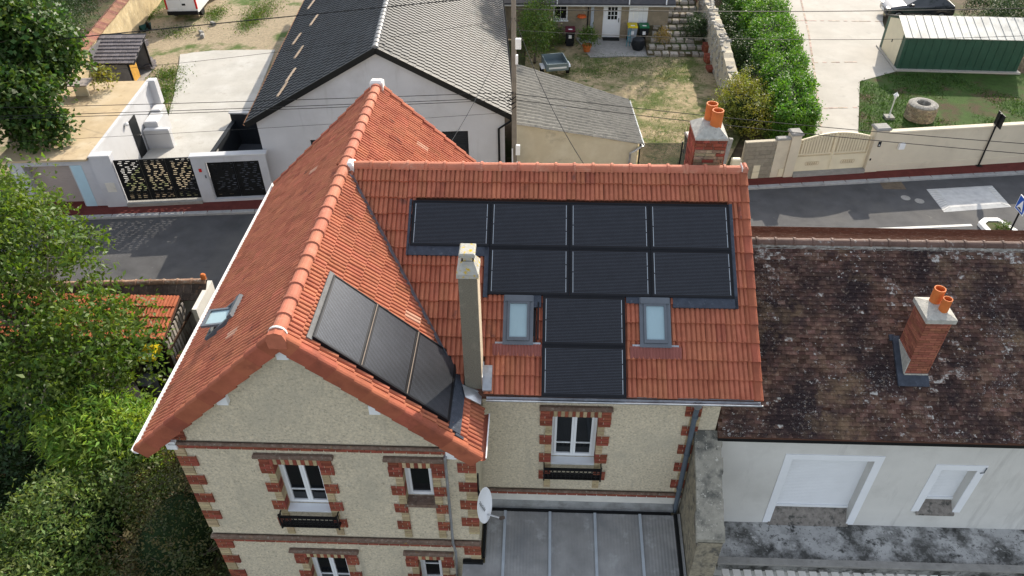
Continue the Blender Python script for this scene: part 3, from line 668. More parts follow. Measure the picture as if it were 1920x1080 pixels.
m_lawn = mat('green_lawn', (.042, .080, .018), .95, .3, 3, layers=[((.06, .11, .024), .8, .5, .7), ((.075, .05, .032), .45, .50, .62), ((.03, .06, .015), 6, .55, .7)], bump=1., bscale=25)
m_drive = mat('driveway_concrete', (.42, .395, .355), .9, .08, .7, layers=[((.47, .45, .41), .5, .5, .7), ((.33, .31, .28), 1.5, .58, .78), ((.36, .34, .31), 7, .6, .75)], bump=.3, bscale=30)
m_wline = mat('road_paint', (.62, .61, .58), .8, .12, 3, layers=[((.3, .3, .3), 14, .62, .72)])
m_wrender = mat('white_render', (.54, .545, .56), .9, .05, 1, layers=[((.50, .50, .50), .6, .5, .8), ((.36, .35, .33), 1.3, .62, .8, (2, 2, .3))], bump=.2, bscale=50)
m_bluegrey = mat('pale_grey_render', (.50, .51, .545), .92, .06, .8, layers=[((.42, .425, .45), .5, .5, .75), ((.38, .38, .40), 1.2, .58, .8, (2, 2, .25))], bump=.25, bscale=60)
m_dark = mat('anthracite', (.022, .025, .03), .6, .15, 4)
m_black = mat('black_paint', (.012, .013, .014), .45, .1, 4)
m_beige = mat('cream_render', (.62, .55, .43), .9, .07, .8, layers=[((.48, .42, .33), .7, .56, .78), ((.36, .33, .28), 5, .66, .8)], bump=.25, bscale=50)
m_cream = mat('cream_paint', (.72, .64, .47), .5, .05, 2)
m_conc = mat('grey_concrete', (.30, .29, .27), .92, .15, 4, layers=[((.2, .19, .18), 9, .56, .74)], bump=.5, bscale=40)
m_block = mat('breeze_block', (.27, .24, .19), .95, .12, 7, rand=.1, bump=.6, bscale=50)
m_wood = mat('pale_timber', (.42, .33, .25), .85, .15, 8, rand=.15)
m_darkwood = mat('dark_timber', (.075, .045, .03), .85, .2, 8, rand=.2)
m_glassy = mat('car_glass', (.02, .025, .03), .05, .1, 1, spec=.7)
m_rubber = mat('rubber', (.015, .015, .015), .85, .1, 5)
m_chrome = mat('steel', (.5, .5, .5), .3, .1, 5, metal=.9)
m_red = mat('red_lens', (.5, .02, .02), .3, .05, 2)
PIT = (-15.45, -12.0, 28.4, 34.6)
g = MB(); a, b, c, d = PIT
for x0, x1, y0, y1 in ((-400, a, -60, 600), (b, 400, -60, 600), (a, b, -60, c), (a, b, d, 600)): g.poly([(x0, y0, -.16), (x1, y0, -.16), (x1, y1, -.16), (x0, y1, -.16)])
struct(g, 'ground', m_ground)
KP = [(-60, 22.3), (-19.83, 25.97), (-11.82, 26.71), (9.35, 29.14), (22.03, 30.75), (60, 35.8)]
def kerbY(X):
    for (x0, y0), (x1, y1) in zip(KP[:-1], KP[1:]):
        if X <= x1: return y0 + (y1 - y0) * (X - x0) / (x1 - x0)
    return KP[-1][1]
xs = [p[0] for p in KP]
NEAR = [(-60, 16.6), (-19.83, 19.95), (-11.82, 20.5), (9.35, 20.6), (22.03, 21.6), (60, 26)]
rd = MB(); 
for i in range(5): rd.poly([(NEAR[i][0], NEAR[i][1], -.1), (NEAR[i + 1][0], NEAR[i + 1][1], -.1), (KP[i + 1][0], KP[i + 1][1], -.1), (KP[i][0], KP[i][1], -.1)])
road = struct(rd, 'road', m_road)
pv = MB()
for i in range(5): pv.slab([(KP[i][0], KP[i][1] + .02, -.15), (KP[i + 1][0], KP[i + 1][1] + .02, -.15), (KP[i + 1][0], KP[i + 1][1] + 1.25, -.15), (KP[i][0], KP[i][1] + 1.25, -.15)][::-1], (0, 0, .15))
pav = struct(pv, 'pavement', m_redasph)
kt = MB(); kt.cb(0, .985, -.11, .11, -.15, .012, .02); ks = []
X = -34.
while X < 32:
    a0 = Vector((X, kerbY(X), 0)); b0 = Vector((X + 1, kerbY(X + 1), 0)); ang = math.atan2(b0.y - a0.y, 1)
    ks.append((kt, Matrix.Translation(a0) @ Matrix.Rotation(ang, 4, 'Z'), m_kerb)); X += math.cos(ang)
pieces(ks, 'kerb_stone', pav)
# near pavement
pv = MB()
for i in range(5): pv.slab([(NEAR[i][0], NEAR[i][1] - 1.4, -.15), (NEAR[i + 1][0], NEAR[i + 1][1] - 1.4, -.15), (NEAR[i + 1][0], NEAR[i + 1][1], -.15), (NEAR[i][0], NEAR[i][1], -.15)][::-1], (0, 0, .13))
struct(pv, 'pavement', m_redasph)
def sheet(pts, z, name, m, th=0.): 
    s = MB(); P = [(p[0], p[1], z - th) for p in pts]
    area = sum(P[i][0] * P[(i + 1) % len(P)][1] - P[(i + 1) % len(P)][0] * P[i][1] for i in range(len(P)))
    if area < 0: P.reverse()
    if th: s.slab(P[::-1], (0, 0, th))
    else: s.poly(P)
    return struct(s, name, m)
# yard of the grey house: gravel round the pit
sheet([(-26.6, 27.2), (-15.45, 28.4), (-15.45, 34.6), (-12, 34.6), (-12, 80), (-32, 80)], -.06, 'gravel_yard', m_gravel)
def wob(pts, n=6, a=.12):
    out = []
    for i in range(len(pts)):
        p, q = Vector(pts[i]), Vector(pts[(i + 1) % len(pts)])
        for k in range(n): out.append(p.lerp(q, k / n) + Vector((random.uniform(-a, a), random.uniform(-a, a))))
    return [(v.x, v.y) for v in out]
sl_ = [G(x, y) for x, y in ((338, 102), (400, 95), (516, 94), (468, 210), (432, 232), (404, 286), (385, 300), (262, 300), (300, 262), (320, 205))]
sheet(wob([(p.x, p.y) for p in sl_], 5, .05), .02, 'concrete_driveway', m_slab, .1)
# lawn behind the annex, terrace
sheet([(-.9, 30.2), (8.4, 30.4), (10.4, 35), (10.6, 44), (9.6, 52), (-.9, 52)], -.05, 'dry_lawn', m_dryl)
sheet(wob([(2.9, 43.3), (6.7, 43.6), (7.0, 47), (2.0, 47)], 4, .06), .0, 'terrace', m_conc, .08)
# right drive and lawn
dr = [G(x, y) for x, y in ((1478, -10), (1660, -10), (1655, 40), (1675, 115), (1680, 133), (1612, 152), (1609, 255))]
sheet([(12.2, 31.2)] + [(11.6, 40), (14.5, 53)] + [(p.x, p.y) for p in dr[1:]] + [(14.9, 31.4)], -.01, 'driveway', m_drive, .06)
lw = [G(x, y) for x, y in ((1612, 152), (1680, 133))]
sheet([(15.4, 31.2), (G(1609, 255).x + .02, G(1609, 255).y), (lw[0].x, lw[0].y), (lw[1].x, lw[1].y), (27.5, 41.6), (36, 41.6), (36, 34.2)], -.03, 'lawn', m_lawn)
# brick strips set in the drive
sb = []; tb = MB(); tb.box(-.11, .11, -.055, .055, 0, .012); m_paver = mat('paver', (.42, .33, .28), .9, .15, 6, rand=.25, hue=.03)
drv = bpy.data.objects['driveway']
def strip(p, q, gap=.62):
    p, q = Vector(p), Vector(q); n = int((q - p).length / .24); a_ = math.atan2(q.y - p.y, q.x - p.x)
    for i in range(n):
        if random.random() < gap: sb.append((tb, Matrix.Translation(p.lerp(q, (i + .5) / n) + Vector((0, 0, -.009))) @ Matrix.Rotation(a_, 4, 'Z'), m_paver))
c1 = [G(x, y) for x, y in ((1500, -8), (1516, 60), (1528, 140), (1540, 250))]
for p, q in zip(c1[:-1], c1[1:]): strip(p, q, .8)
for (a_, b_) in (((1480, 38), (1655, 40)), ((1526, 117), (1607, 116)), ((1535, 203), (1608, 201))): strip(G(*a_), G(*b_), .6)
pieces(sb, 'paver', drv)
# speed cushion, centre line, island
cs = [G(x, y, -.1) for x, y in ((1737, 355), (1860, 348), (1896, 388), (1770, 398))]
cc_ = sum(cs, Vector()) / 4
mb = MB(); top = [cc_ + (p - cc_) * .74 + Vector((0, 0, .07)) for p in cs]; mb.add([p + Vector((0, 0, .004)) for p in cs] + top, [(3, 2, 1, 0), (4, 7, 6, 5)[::-1], (0, 1, 5, 4), (1, 2, 6, 5), (2, 3, 7, 6), (3, 0, 4, 7)])
m_cush = mat('worn_white_rubber', (.50, .50, .49), .75, .12, 4, layers=[((.36, .36, .37), 1.6, .5, .7)], bump=.3)
cu_ = thing('speed_cushion', 'pale speed cushion set in the road beside the red pavement', 'speed cushion', cc_)
cuo = mb.build('cushion', m_cush, cu_)
mb = MB()
for e, f_ in ((0, 3), (2, 1)):
    for k in range(11):
        t = k / 11 + .03; p = cs[e].lerp(cs[f_], t); q = top[e].lerp(top[f_], t); mb = MB(); mb.bar(p.lerp(q, .08) + Vector((0, 0, .012)), p.lerp(q, .92) + Vector((0, 0, .012)), .045, .012); mb.build('rib', m_wline, cu_)
mb = MB(); l0, l1 = G(1400, 440, -.1), G(1822, 422, -.1); mb.bar(l0 + Vector((0, 0, .004)), l1 + Vector((0, 0, .004)), .14, .006); o = mb.build('road_line', m_wline); o['kind'] = 'structure'; o.parent = road
isl = [G(x, y, -.1) for x, y in ((1832, 422), (1842, 414), (1868, 414), (1905, 437), (1915, 450), (1858, 450))]; ic = sum(isl, Vector()) / 6
io = thing('planted_traffic_island', 'small traffic island with thick white kerb round soil and weeds', 'traffic island', ic)
mb = MB(); inn = [ic + (p - ic) * .68 for p in isl]; n = 6
for z0, z1 in ((0, .16),):
    mb.add([p + Vector((0, 0, z)) for z in (z0, z1) for p in isl] + [p + Vector((0, 0, z)) for z in (z1, z0) for p in inn], [(i + r * 6, (i + 1) % 6 + r * 6, (i + 1) % 6 + (r + 1) * 6, i + (r + 1) * 6) for i in range(6) for r in range(3)])
mb.build('kerb', m_whitemetal, io); mb = MB(); mb.poly([p + Vector((0, 0, .11)) for p in inn]); mb.build('soil', m_ground, io)
# signs
def post_sign(base, h, s, label, face, ori=-1, lean=0):
    o = thing('road_sign', label, 'road sign', base); b = Vector(base)
    mb = MB(); mb.tube([b, b + Vector((0, 0, h))], .035, 8); mb.box(b.x - .13, b.x + .13, b.y - .13, b.y + .13, b.z, b.z + .012); mb.build('post', m_black, o)
    x = b.x + ori * .05; z1 = b.z + h; mb = MB(); mb.box(x - .012, x + .012, b.y - s / 2, b.y + s / 2, z1 - s, z1); mb.build('plate', face, o)
    return o, x, b.y, z1
m_blue = mat('sign_blue', (.02, .10, .45), .4, .03, 2)
sb_ = G(1890, 441, -.0); sb_.z = .0
so_, x, y, z1 = post_sign(sb_, 1.75, .62, 'blue square speed hump sign on a dark post in the traffic island', m_whitemetal)
def flat(x, pts, name, m, par): mb = MB(); mb.slab([(x, p[0], p[1]) for p in pts], (-.004, 0, 0)); mb.build(name, m, par)
flat(x - .0125, [(y - .28, z1 - .59), (y + .28, z1 - .59), (y + .28, z1 - .03), (y - .28, z1 - .03)], 'sign_face', m_blue, so_)
flat(x - .017, [(y - .22, z1 - .52), (y + .22, z1 - .52), (y, z1 - .1)], 'triangle', m_whitemetal, so_)
flat(x - .0215, [(y - .15 + .3 * k / 8, z1 - .49 + .07 * math.sin(math.pi * k / 8)) for k in range(9)], 'hump_symbol', m_black, so_)
b = G(1833, 308); post_sign((b.x, b.y - .1, 0), 2.6, .62, 'dark back of a square sign on a leaning black post by the cream wall', m_black, 1)
# manholes
for i, (x, y) in enumerate(((1698, 371), (1724, 377))):
    c = G(x, y, -.1); mb = MB(); mb.lathe((c.x, c.y, -.098), [(.01, .006), (.17, .006), (.2, .002)], 16); o = mb.build('manhole_cover', m_conc, road)
mb = MB(); p = G(1673, 347, -.1); mb.box(p.x - .5, p.x + .5, p.y - .35, p.y + .3, -.099, -.095); mb.build('patch', mat('rust_patch', (.14, .11, .08), .9, .2, 6), road)

# ------------------------------------------------------------------ right: cream wall, gate, pillars
fr = frame((9.0, 29.75, 0), math.atan(.1417)); U = lambda X: (X - 9.0) * 1.01
def rp(u, v, z=0): return fr @ Vector((u, v, z))
wo = thing('cream_garden_wall', 'long cream rendered wall with coping along the red pavement', 'wall', rp(U(18), 0))
mb = MB(fr); mb.box(U(15.37), U(40), 0, .22, 0, 1.9); mb.build('wall', m_beige, wo); mb = MB(fr); mb.box(U(15.37), U(40), -.03, .0, 0, .32); mb.build('plinth', m_beige, wo)
mb = MB(fr); mb.cb(U(15.37), U(40), -.04, .27, 1.9, 1.97, .03); mb.build('coping', m_beige, wo)
def pillar(u0, u1, h, label, t=.45):
    o = thing('gate_pillar', label, 'pillar', rp((u0 + u1) / 2, .1)); mb = MB(fr); mb.box(u0, u1, -.06, t - .06, 0, h); mb.build('shaft', m_beige, o)
    mb = MB(fr); mb.cb(u0 - .05, u1 + .05, -.11, t, h, h + .12, .05); mb.build('cap', m_conc, o); return o
p1 = pillar(U(11.0), U(11.42), 2.08, 'cream gate pillar beside the narrow wall panel and hedge'); p2 = pillar(U(14.78), U(15.36), 2.08, 'cream gate pillar with intercom at the end of the long wall')
mb = MB(fr); mb.box(U(15.0), U(15.13), -.09, -.065, 1.3, 1.55); mb.build('intercom', m_dark, p2)
mb = MB(fr); mb.box(U(15.0) + .03, U(15.0) + .08, -.095, -.091, 1.36, 1.41); mb.build('intercom_button', m_whitemetal, p2)
mb = MB(fr); mb.box(U(14.84), U(14.9), -.09, -.065, .62, .72); mb.build('sensor', m_black, p2)
mb = MB(fr); mb.cb(U(16.0), U(16.26), -.14, -.0, 1.12, 1.42, .03); mb.box(U(16.03), U(16.22), -.146, -.141, 1.27, 1.30); solo(mb, 'letter_box', m_whitemetal, 'white letter box fixed to the long cream wall', 'letter box', rp(U(16.1), 0, 1.1))
pn = thing('cream_wall_panel', 'narrow cream wall panel with small hatch between blockwork and pillar', 'wall', rp(U(10.7), 0))
mb = MB(fr); mb.box(U(10.4), U(10.99), 0, .22, 0, 1.86); mb.build('wall', m_beige, pn); mb = MB(fr); mb.cb(U(10.38), U(11.0), -.03, .25, 1.86, 1.95, .03); mb.build('coping', m_conc, pn)
mb = MB(fr); mb.box(U(10.75), U(10.97), -.03, -.002, .02, .42); mb.build('hatch', m_cream, pn)
bw = thing('breeze_block_wall', 'unrendered grey block wall with two white boards beside cream panel', 'wall', rp(U(9.7), 0))
mb = MB(fr); mb.box(U(9.0), U(10.38), .015, .2, 0, 1.84); mb.build('core', m_mortar, bw)
bl = []; tb2 = MB(); tb2.box(0, .49, -.02, .1, 0, .19); tbh = MB(); tbh.box(0, .2, -.02, .1, 0, .19)
for r in range(9):
    x = U(9.0) + (0 if r % 2 else -.0)
    row = [(.49, tb2)] * 2 + [(.38, None)] if r % 2 else [(.2, tbh), (.49, tb2), (.49, tb2), (.2, tbh)]
    for l, t in row:
        if t is None: t = MB(); t.box(0, l, -.02, .1, 0, .19)
        if x + l > U(10.4): l = U(10.4) - x; t = MB(); t.box(0, l - .01, -.02, .1, 0, .19)
        bl.append((t, fr @ Matrix.Translation((x, .01, .2 * r + .005)), m_block)); x += l + .01
pieces(bl, 'block', bw)
for z in (.02, .36): mb = MB(fr); mb.box(U(9.55), U(9.85), -.03, -.012, z, z + .32); mb.build('board', m_cream, bw)
m_gap_shade = mat('gap_shade_tan', (.55, .46, .32), .6, .05, 2)  # darker than the gate cream: shadow between slats put into the colour
gt = thing('cream_arched_gate', 'cream arched double gate between two cream pillars', 'gate', rp(U(13.1), .1))
ua, ub = U(11.46), U(14.74)
top_ = lambda u: 1.72 + .30 * math.sin(math.pi * (u - ua) / (ub - ua))
for s_ in (0, 1):
    a0 = ua + (ub - ua) / 2 * s_ + .01; b0 = a0 + (ub - ua) / 2 - .02
    lf = MB(fr); lf.box(a0, b0, .1, .13, .22, .86)
    for u in (a0, b0 - .06): lf.box(u, u + .06, .085, .145, .18, top_(u + .03))
    for z in (.18, .86, 1.0): lf.box(a0 + .06, b0 - .06, .085, .145, z, z + .05)
    n = 14
    for i in range(n):
        u0, u1 = a0 + (b0 - a0) * i / n, a0 + (b0 - a0) * (i + 1) / n; lf.bar((u0, .115, top_(u0)), (u1, .115, top_(u1)), .06, .06); lf.bar((u0, .115, top_(u0) - .16), (u1, .115, top_(u1) - .16), .05, .03)
    lo = lf.build('gate_leaf', m_cream, gt)
    v = MB(fr); ns = 10
    v.add([q for i in range(ns + 1) for q in ((a0 + .05 + (b0 - a0 - .1) * i / ns, .132, .9), (a0 + .05 + (b0 - a0 - .1) * i / ns, .132, top_(a0 + .05 + (b0 - a0 - .1) * i / ns)))], [(2 * i, 2 * i + 2, 2 * i + 3, 2 * i + 1) for i in range(ns)]); v.build('backing_sheet', m_gap_shade, lo)
    n = 12
    for i in range(1, n): 
        u = a0 + .06 + (b0 - a0 - .12) * i / n; v = MB(fr); v.box(u - .04, u + .04, .09, .11, 1.05, top_(u) - .02); v.build('slat', m_cream, lo)
    for k in range(6):
        u = (a0 + b0) / 2 + (k - 2.5) * .1; v = MB(fr); v.tube([(u + .07 * math.cos(t), .09, .55 + .1 * math.sin(t)) for t in [j * math.pi / 4 for j in range(9)]], .007, 4, False); v.build('scroll', mat('tan_scroll', (.45, .33, .2), .6) if k == 0 and s_ == 0 else bpy.data.materials['tan_scroll'], lo)
mb = MB(fr); mb.box(ua - .02, ub + .02, -.12, .3, -.05, .16); struct(mb, 'gate_threshold', m_conc)
# leaning concrete post, meter box
mb = MB(); p = atY(1362, 300, 29.4); mb.bar((8.0, 29.45, 0), (8.25, 29.55, 2.15), .16, .14, (0, 1, 0)); solo(mb, 'concrete_post', m_conc, 'leaning concrete post standing next to the meter box', 'post', (8.0, 29.45, 0))
mo = thing('meter_box', 'cream meter box on a thin stand beside the concrete post', 'meter box', (8.62, 29.5, 0)); mb = MB(); mb.cb(8.45, 8.85, 29.4, 29.65, .62, 1.2, .05); mb.build('box', m_cream, mo); mb = MB(); mb.box(8.6, 8.68, 29.5, 29.58, 0, .62); mb.build('stand', m_conc, mo)
# mesh fence and bin
fn = thing('mesh_fence', 'black mesh fence screen between the beige annex and brick chimney', 'fence', (6, 30, 0))
for i in range(3): X = 4.45 + 1.85 * i; mb = MB(); mb.box(X - .03, X + .03, 29.92 + i * .06, 29.98 + i * .06, 0, 1.72); mb.build('post', m_black, fn)
mb = MB()
for i in range(75): X = 4.48 + .05 * i; mb.bar((X, 29.95 + (X - 4.45) * .03, .05), (X, 29.95 + (X - 4.45) * .03, 1.66), .018, .01)
for i in range(46): z = .05 + .035 * i; mb.bar((4.48, 29.955, z), (8.15, 30.065, z), .006, .016)
mo_ = mb.build('mesh_screen', m_black, fn); mo_['kind'] = 'stuff'

# ------------------------------------------------------------------ right garden: shed, well, lamp, car
sh = thing('green_metal_shed', 'green metal shed with pale ribbed roof and cream door beside lawn', 'shed', (23.4, 43.5, 0))
SF = frame((20.21, 41.94, 0), math.atan2(-.3, 6.5)); SLn, SWd, HE, HRg = 6.55, 3.3, 1.88, 2.42
m_green = mat('green_metal', (.02, .07, .045), .5, .15, 2, spec=.4); m_roofm = mat('pale_metal_roof', (.50, .50, .47), .45, .15, 1.5, metal=.3, layers=[((.36, .36, .34), .8, .5, .7)])
mb = MB(SF); mb.box(-.15, SLn + .15, -.2, SWd + .15, -.05, .06); mb.build('base', m_drive, sh)
mb = MB(SF); mb.wall(0, SLn, .06, HE); mb.poly([(0, 0, .06), (0, 0, HE), (0, SWd / 2, HRg), (0, SWd, HE), (0, SWd, .06)]); mb.poly([(SLn, 0, .06), (SLn, SWd, .06), (SLn, SWd, HE), (SLn, SWd / 2, HRg), (SLn, 0, HE)]); mb.poly([(0, SWd, .06), (0, SWd, HE), (SLn, SWd, HE), (SLn, SWd, .06)]); mb.build('wall', m_green, sh)
for i in range(15): mb = MB(SF); x = .2 + i * .44; mb.box(x, x + .05, -.025, -.001, .06, HE); mb.build('wall_rib', m_green, sh)
mb = MB(SF); mb.slab([(-.03, .42, .08), (-.03, SWd - .42, .08), (-.03, SWd - .42, HE + .05), (-.03, SWd / 2, HRg - .12), (-.03, .42, HE + .05)], (.025, 0, 0)); dd = mb.build('door', m_cream, sh)
mb = MB(SF); mb.box(-.06, -.031, SWd / 2 - .04, SWd / 2 + .04, .95, 1.1); mb.build('handle', m_black, dd)
for s_ in (0, 1):
    y0, y1 = (-.12, SWd / 2) if s_ == 0 else (SWd + .12, SWd / 2)
    for i in range(15):
        x0 = -.1 + i * (SLn + .2) / 15; x1 = x0 + (SLn + .2) / 15 - .006; q = MB(SF); zz = HE - .02
        q.slab([(x0, y0, zz), (x1, y0, zz), (x1, y1, HRg + .03), (x0, y1, HRg + .03)] if s_ == 0 else [(x0, y0, zz), (x0, y1, HRg + .03), (x1, y1, HRg + .03), (x1, y0, zz)], (0, 0, .025))
        q.bar((x1 - .02, y0, zz + .035), (x1 - .02, y1, HRg + .065), .035, .03); q.build('roof_sheet', m_dark if (i < 2 and s_ == 1) else m_roofm, sh)
m_rubble = mat('rubble_stone', (.33, .27, .19), .95, .3, 12, rand=.28, hue=.015, layers=[((.19, .17, .14), 6, .52, .7), ((.42, .37, .29), 20, .6, .72)], bump=1., bscale=30)
we = thing('stone_well', 'round stone well with lichened rim standing on the lawn', 'well', (19.25, 35.9, 0)); wc = Vector((19.25, 35.95, 0))
mb = MB(); mb.lathe(wc, [(.42, .05), (.42, .72), (.66, .72), (.66, .05)], 28); mb.build('core', m_mortar, we)
ws = []
for r in range(6):
    n = 19
    for k in range(n):
        a_ = 2 * math.pi * (k + .5 * (r % 2)) / n; t = MB(); w2 = .225 * random.uniform(.9, 1.03); t.cb(-w2 / 2, w2 / 2, -.06, .03 + random.uniform(0, .035), 0, .113, .02)
        ws.append((t, Matrix.Translation(wc + Vector((math.cos(a_) * .66, math.sin(a_) * .66, .01 + .12 * r))) @ Matrix.Rotation(a_ - math.pi / 2, 4, 'Z'), m_rubble))
pieces(ws, 'stone', we)
m_rim = mat('lichened_rim', (.24, .23, .21), .95, .2, 8, layers=[((.40, .39, .36), 10, .52, .62), ((.08, .08, .07), 9, .6, .7)], bump=1., bscale=20)
mb = MB(); mb.lathe(wc + Vector((0, 0, .72)), [(.33, -.5), (.33, .1), (.4, .13), (.6, .12), (.7, .06), (.69, .0), (.4, -.02)], 28); mb.build('rim', m_rim, we, smooth=True)
mb = MB(); mb.lathe(wc, [(.01, .3), (.34, .3)], 20); mb.build('plant_fill', m_lawn, we)
la = thing('white_garden_lamp', 'white garden lamp post on a concrete block on the lawn', 'lamp post', (17.75, 35.95, 0)); c = Vector((17.75, 35.95, 0))
mb = MB(); mb.box(c.x - .22, c.x + .22, c.y - .22, c.y + .22, -.03, .1); mb.build('base', m_conc, la); mb = MB(); mb.lathe(c, [(.07, .1), (.04, .2), (.03, .4), (.03, 1.0), (.05, 1.03)], 10); mb.build('post', m_whitemetal, la, smooth=True)
mb = MB(); mb.lathe(c, [(.05, 1.03), (.1, 1.22)], 6); mb.lathe(c, [(.14, 1.22), (.1, 1.27), (.02, 1.36), (.0, 1.42)], 6); mb.build('lantern', m_whitemetal, la)

def loft(mb, secs):
    """list of closed rings (same count) -> skin"""
    n = len(secs[0]); vs = [p for s in secs for p in s]; fs = [(i * n + k, i * n + (k + 1) % n, (i + 1) * n + (k + 1) % n, (i + 1) * n + k) for i in range(len(secs) - 1) for k in range(n)]
    fs += [tuple(reversed(range(n))), tuple(range((len(secs) - 1) * n, len(secs) * n))]; mb.add(vs, fs)
def car(loc, rz, paint, label, glassm=None):
    o = thing('parked_car', label, 'car', loc); M = frame(loc, rz)   # nose towards -x
    prof = [(-2.1, .35, .62, .70), (-2.0, .25, .72, .80), (-1.2, .22, .92, .87), (-.75, .22, .98, .88), (.9, .22, 1.0, .88), (1.7, .24, 1.0, .87), (2.02, .3, .95, .82), (2.1, .4, .8, .76)]
    mb = MB(M); secs = []
    for x, z0, z1, w_ in prof: secs.append([(x, -w_, z0 + .1), (x, -w_ * .98, z1 - .18), (x, -w_ * .88, z1), (x, w_ * .88, z1), (x, w_ * .98, z1 - .18), (x, w_, z0 + .1), (x, w_ * .8, z0), (x, -w_ * .8, z0)])
    loft(mb, secs); mb.build('body', paint, o, smooth=True)
    mb = MB(M); secs = []
    for x, w0, zt, wt in ((-.95, .80, .97, .78), (-.25, .80, 1.36, .62), (.3, .8, 1.46, .6), (1.2, .8, 1.42, .58), (1.95, .76, .98, .7)): secs.append([(x, -w0, .93), (x, -wt, zt), (x, wt, zt), (x, w0, .93)])
    loft(mb, secs); mb.build('cabin_glass', m_glassy, o)
    mb = MB(M); mb.slab([(-.2, -.58, 1.385), (.3, -.57, 1.475), (1.2, -.55, 1.435), (1.2, .55, 1.435), (.3, .57, 1.475), (-.2, .58, 1.385)], (0, 0, .015)); mb.build('roof_panel', paint, o)
    for x in (-1.35, 1.3):
        for s_ in (-1, 1):
            mb = MB(M @ Matrix.Translation((x, s_ * .80, .31)) @ Matrix.Rotation(R(90), 4, 'X')); mb.lathe((0, 0, 0), [(.01, -.1), (.31, -.1), (.32, -.06), (.32, .06), (.31, .1), (.01, .1)], 20); wh = mb.build('wheel', m_rubber, o)
            mb = MB(M @ Matrix.Translation((x, s_ * .80, .31)) @ Matrix.Rotation(R(90), 4, 'X')); mb.lathe((0, 0, 0), [(.01, -.11), (.19, -.108), (.2, -.1)], 14); mb.lathe((0, 0, 0), [(.2, .1), (.19, .108), (.01, .11)], 14); mb.build('rim', m_chrome, wh)
    for s_ in (-1, 1):
        mb = MB(M); mb.box(-2.08, -1.9, s_ * .6 - .15, s_ * .6 + .15, .62, .73); mb.build('headlight', m_chrome, o)
        mb = MB(M); mb.box(-.75, -.6, s_ * .98 - .08, s_ * .98 + .08, .95, 1.08); mb.build('wing_mirror', paint, o)
    mb = MB(M); mb.box(-2.13, -2.09, -.26, .26, .42, .53); mb.build('number_plate', m_whitemetal, o)
m_navy = mat('dark_blue_paint', (.012, .013, .02), .18, .1, 1, spec=.6, coat=.6)
car((24.3, 50.4, 0), R(-3), m_navy, 'dark car parked behind the green metal shed')
m_silver = mat('silver_paint', (.35, .40, .45), .25, .1, 1, metal=.4, coat=.5)
# ------------------------------------------------------------------ brown roofed neighbour
nb = thing('old_tiled_house', 'white rendered house with weathered brown plain tile roof beside the courtyard', 'house', (9, 14, 0))
BY, BZ, BYE, BZE = 13.78, 8.07, 10.2, 5.72; BX0, BX1 = 3.79, 15.
OL = [((.032, .023, .024), .9, .42, .60), ((.21, .145, .09), .6, .56, .70), ((.06, .04, .038), 4, .52, .64), ((.25, .20, .16), 14, .58, .68), ((.36, .335, .31), 9, .635, .69)]
m_old = mat('weathered_plain_tile', (.118, .070, .054), .95, .3, 7, rand=.5, hue=.012, spec=.06, layers=OL, spots=[((.46, .45, .43), 11, .32, .7, .53), ((.50, .49, .47), 24, .34, 1.1, .52)], bump=.6, bscale=45)
m_oldw = mat('lichen_covered_tile', (.13, .085, .07), .95, .3, 9, rand=.35, spec=.06, layers=[((.44, .43, .40), 13, .50, .60), ((.07, .05, .045), 8, .60, .70)], bump=.7, bscale=45)
from mathutils import noise as mnoise
m_oldridge = mat('brown_ridge', (.13, .085, .07), .7, .2, 6, rand=.2, layers=[((.3, .28, .26), 9, .6, .7)], bump=.4)
bL = math.hypot(BY - BYE, BZ - BZE); pBr = plane((0, BYE, BZE), (1, 0, 0), (0, BY - BYE, BZ - BZE))
BBY = 18.2; BBZ = 8.07 - (18.2 - 13.78) * .60
mb = MB(); mb.slab([(BX0, BYE, BZE - .02), (BX1, BYE, BZE - .02), (BX1, BY, BZ - .02), (BX0, BY, BZ - .02)], (0, 0, -.1)); mb.slab([(BX0, BY, BZ - .02), (BX1, BY, BZ - .02), (BX1, BBY, BBZ - .02), (BX0, BBY, BBZ - .02)], (0, 0, -.1))
bro = mb.build('roof', m_deck, nb)
tg = .092; tmpl = []
for k in range(5):
    t = MB(); w_ = .163; c_ = random.uniform(.004, .01)
    t.add([(-w_ / 2, -tg / 2, .024 + c_ * 0), (0, -tg / 2 - .003, .024 + c_), (w_ / 2, -tg / 2, .024 + random.uniform(-.003, .004)), (-w_ / 2, tg * .9, .004), (0, tg * .9, .006), (w_ / 2, tg * .9, .004), (-w_ / 2, -tg / 2, .006), (0, -tg / 2, .008), (w_ / 2, -tg / 2, .006)],
          [(0, 1, 4, 3), (1, 2, 5, 4), (6, 7, 1, 0), (7, 8, 2, 1), (6, 0, 3), (2, 8, 5)]); tmpl.append(t)
pt = []; rows = int(bL / tg); xr = BX0
for r in range(rows + 1):
    s = (r + .5) * tg; X = BX0 + (.083 if r % 2 else 0) + .08
    while X < 13.2:
        Y = BYE + s / bL * (BY - BYE)
        if not (7.62 < X < 8.2 and 11.35 < Y < 12.0) and random.random() > .002: pt.append((random.choice(tmpl), pBr @ Matrix.Translation((X, s + random.gauss(0, .005), random.uniform(0, .006))) @ Matrix.Rotation(random.gauss(0, .018), 4, 'Z'), m_oldw if mnoise.noise((X * 1.1, Y * 1.3, 2.)) + .8 * mnoise.noise((X * 4, Y * 4, 7.)) + random.gauss(0, .22) - (.25 if 8.3 > X > 7.4 and Y < 11.3 else 0) * -1 > .72 - (.35 if Y > 13.45 else 0) else m_old))
        X += .166
pieces(pt, 'plain_tile', bro, 300, 'plain_tiles')
mb = MB(); 
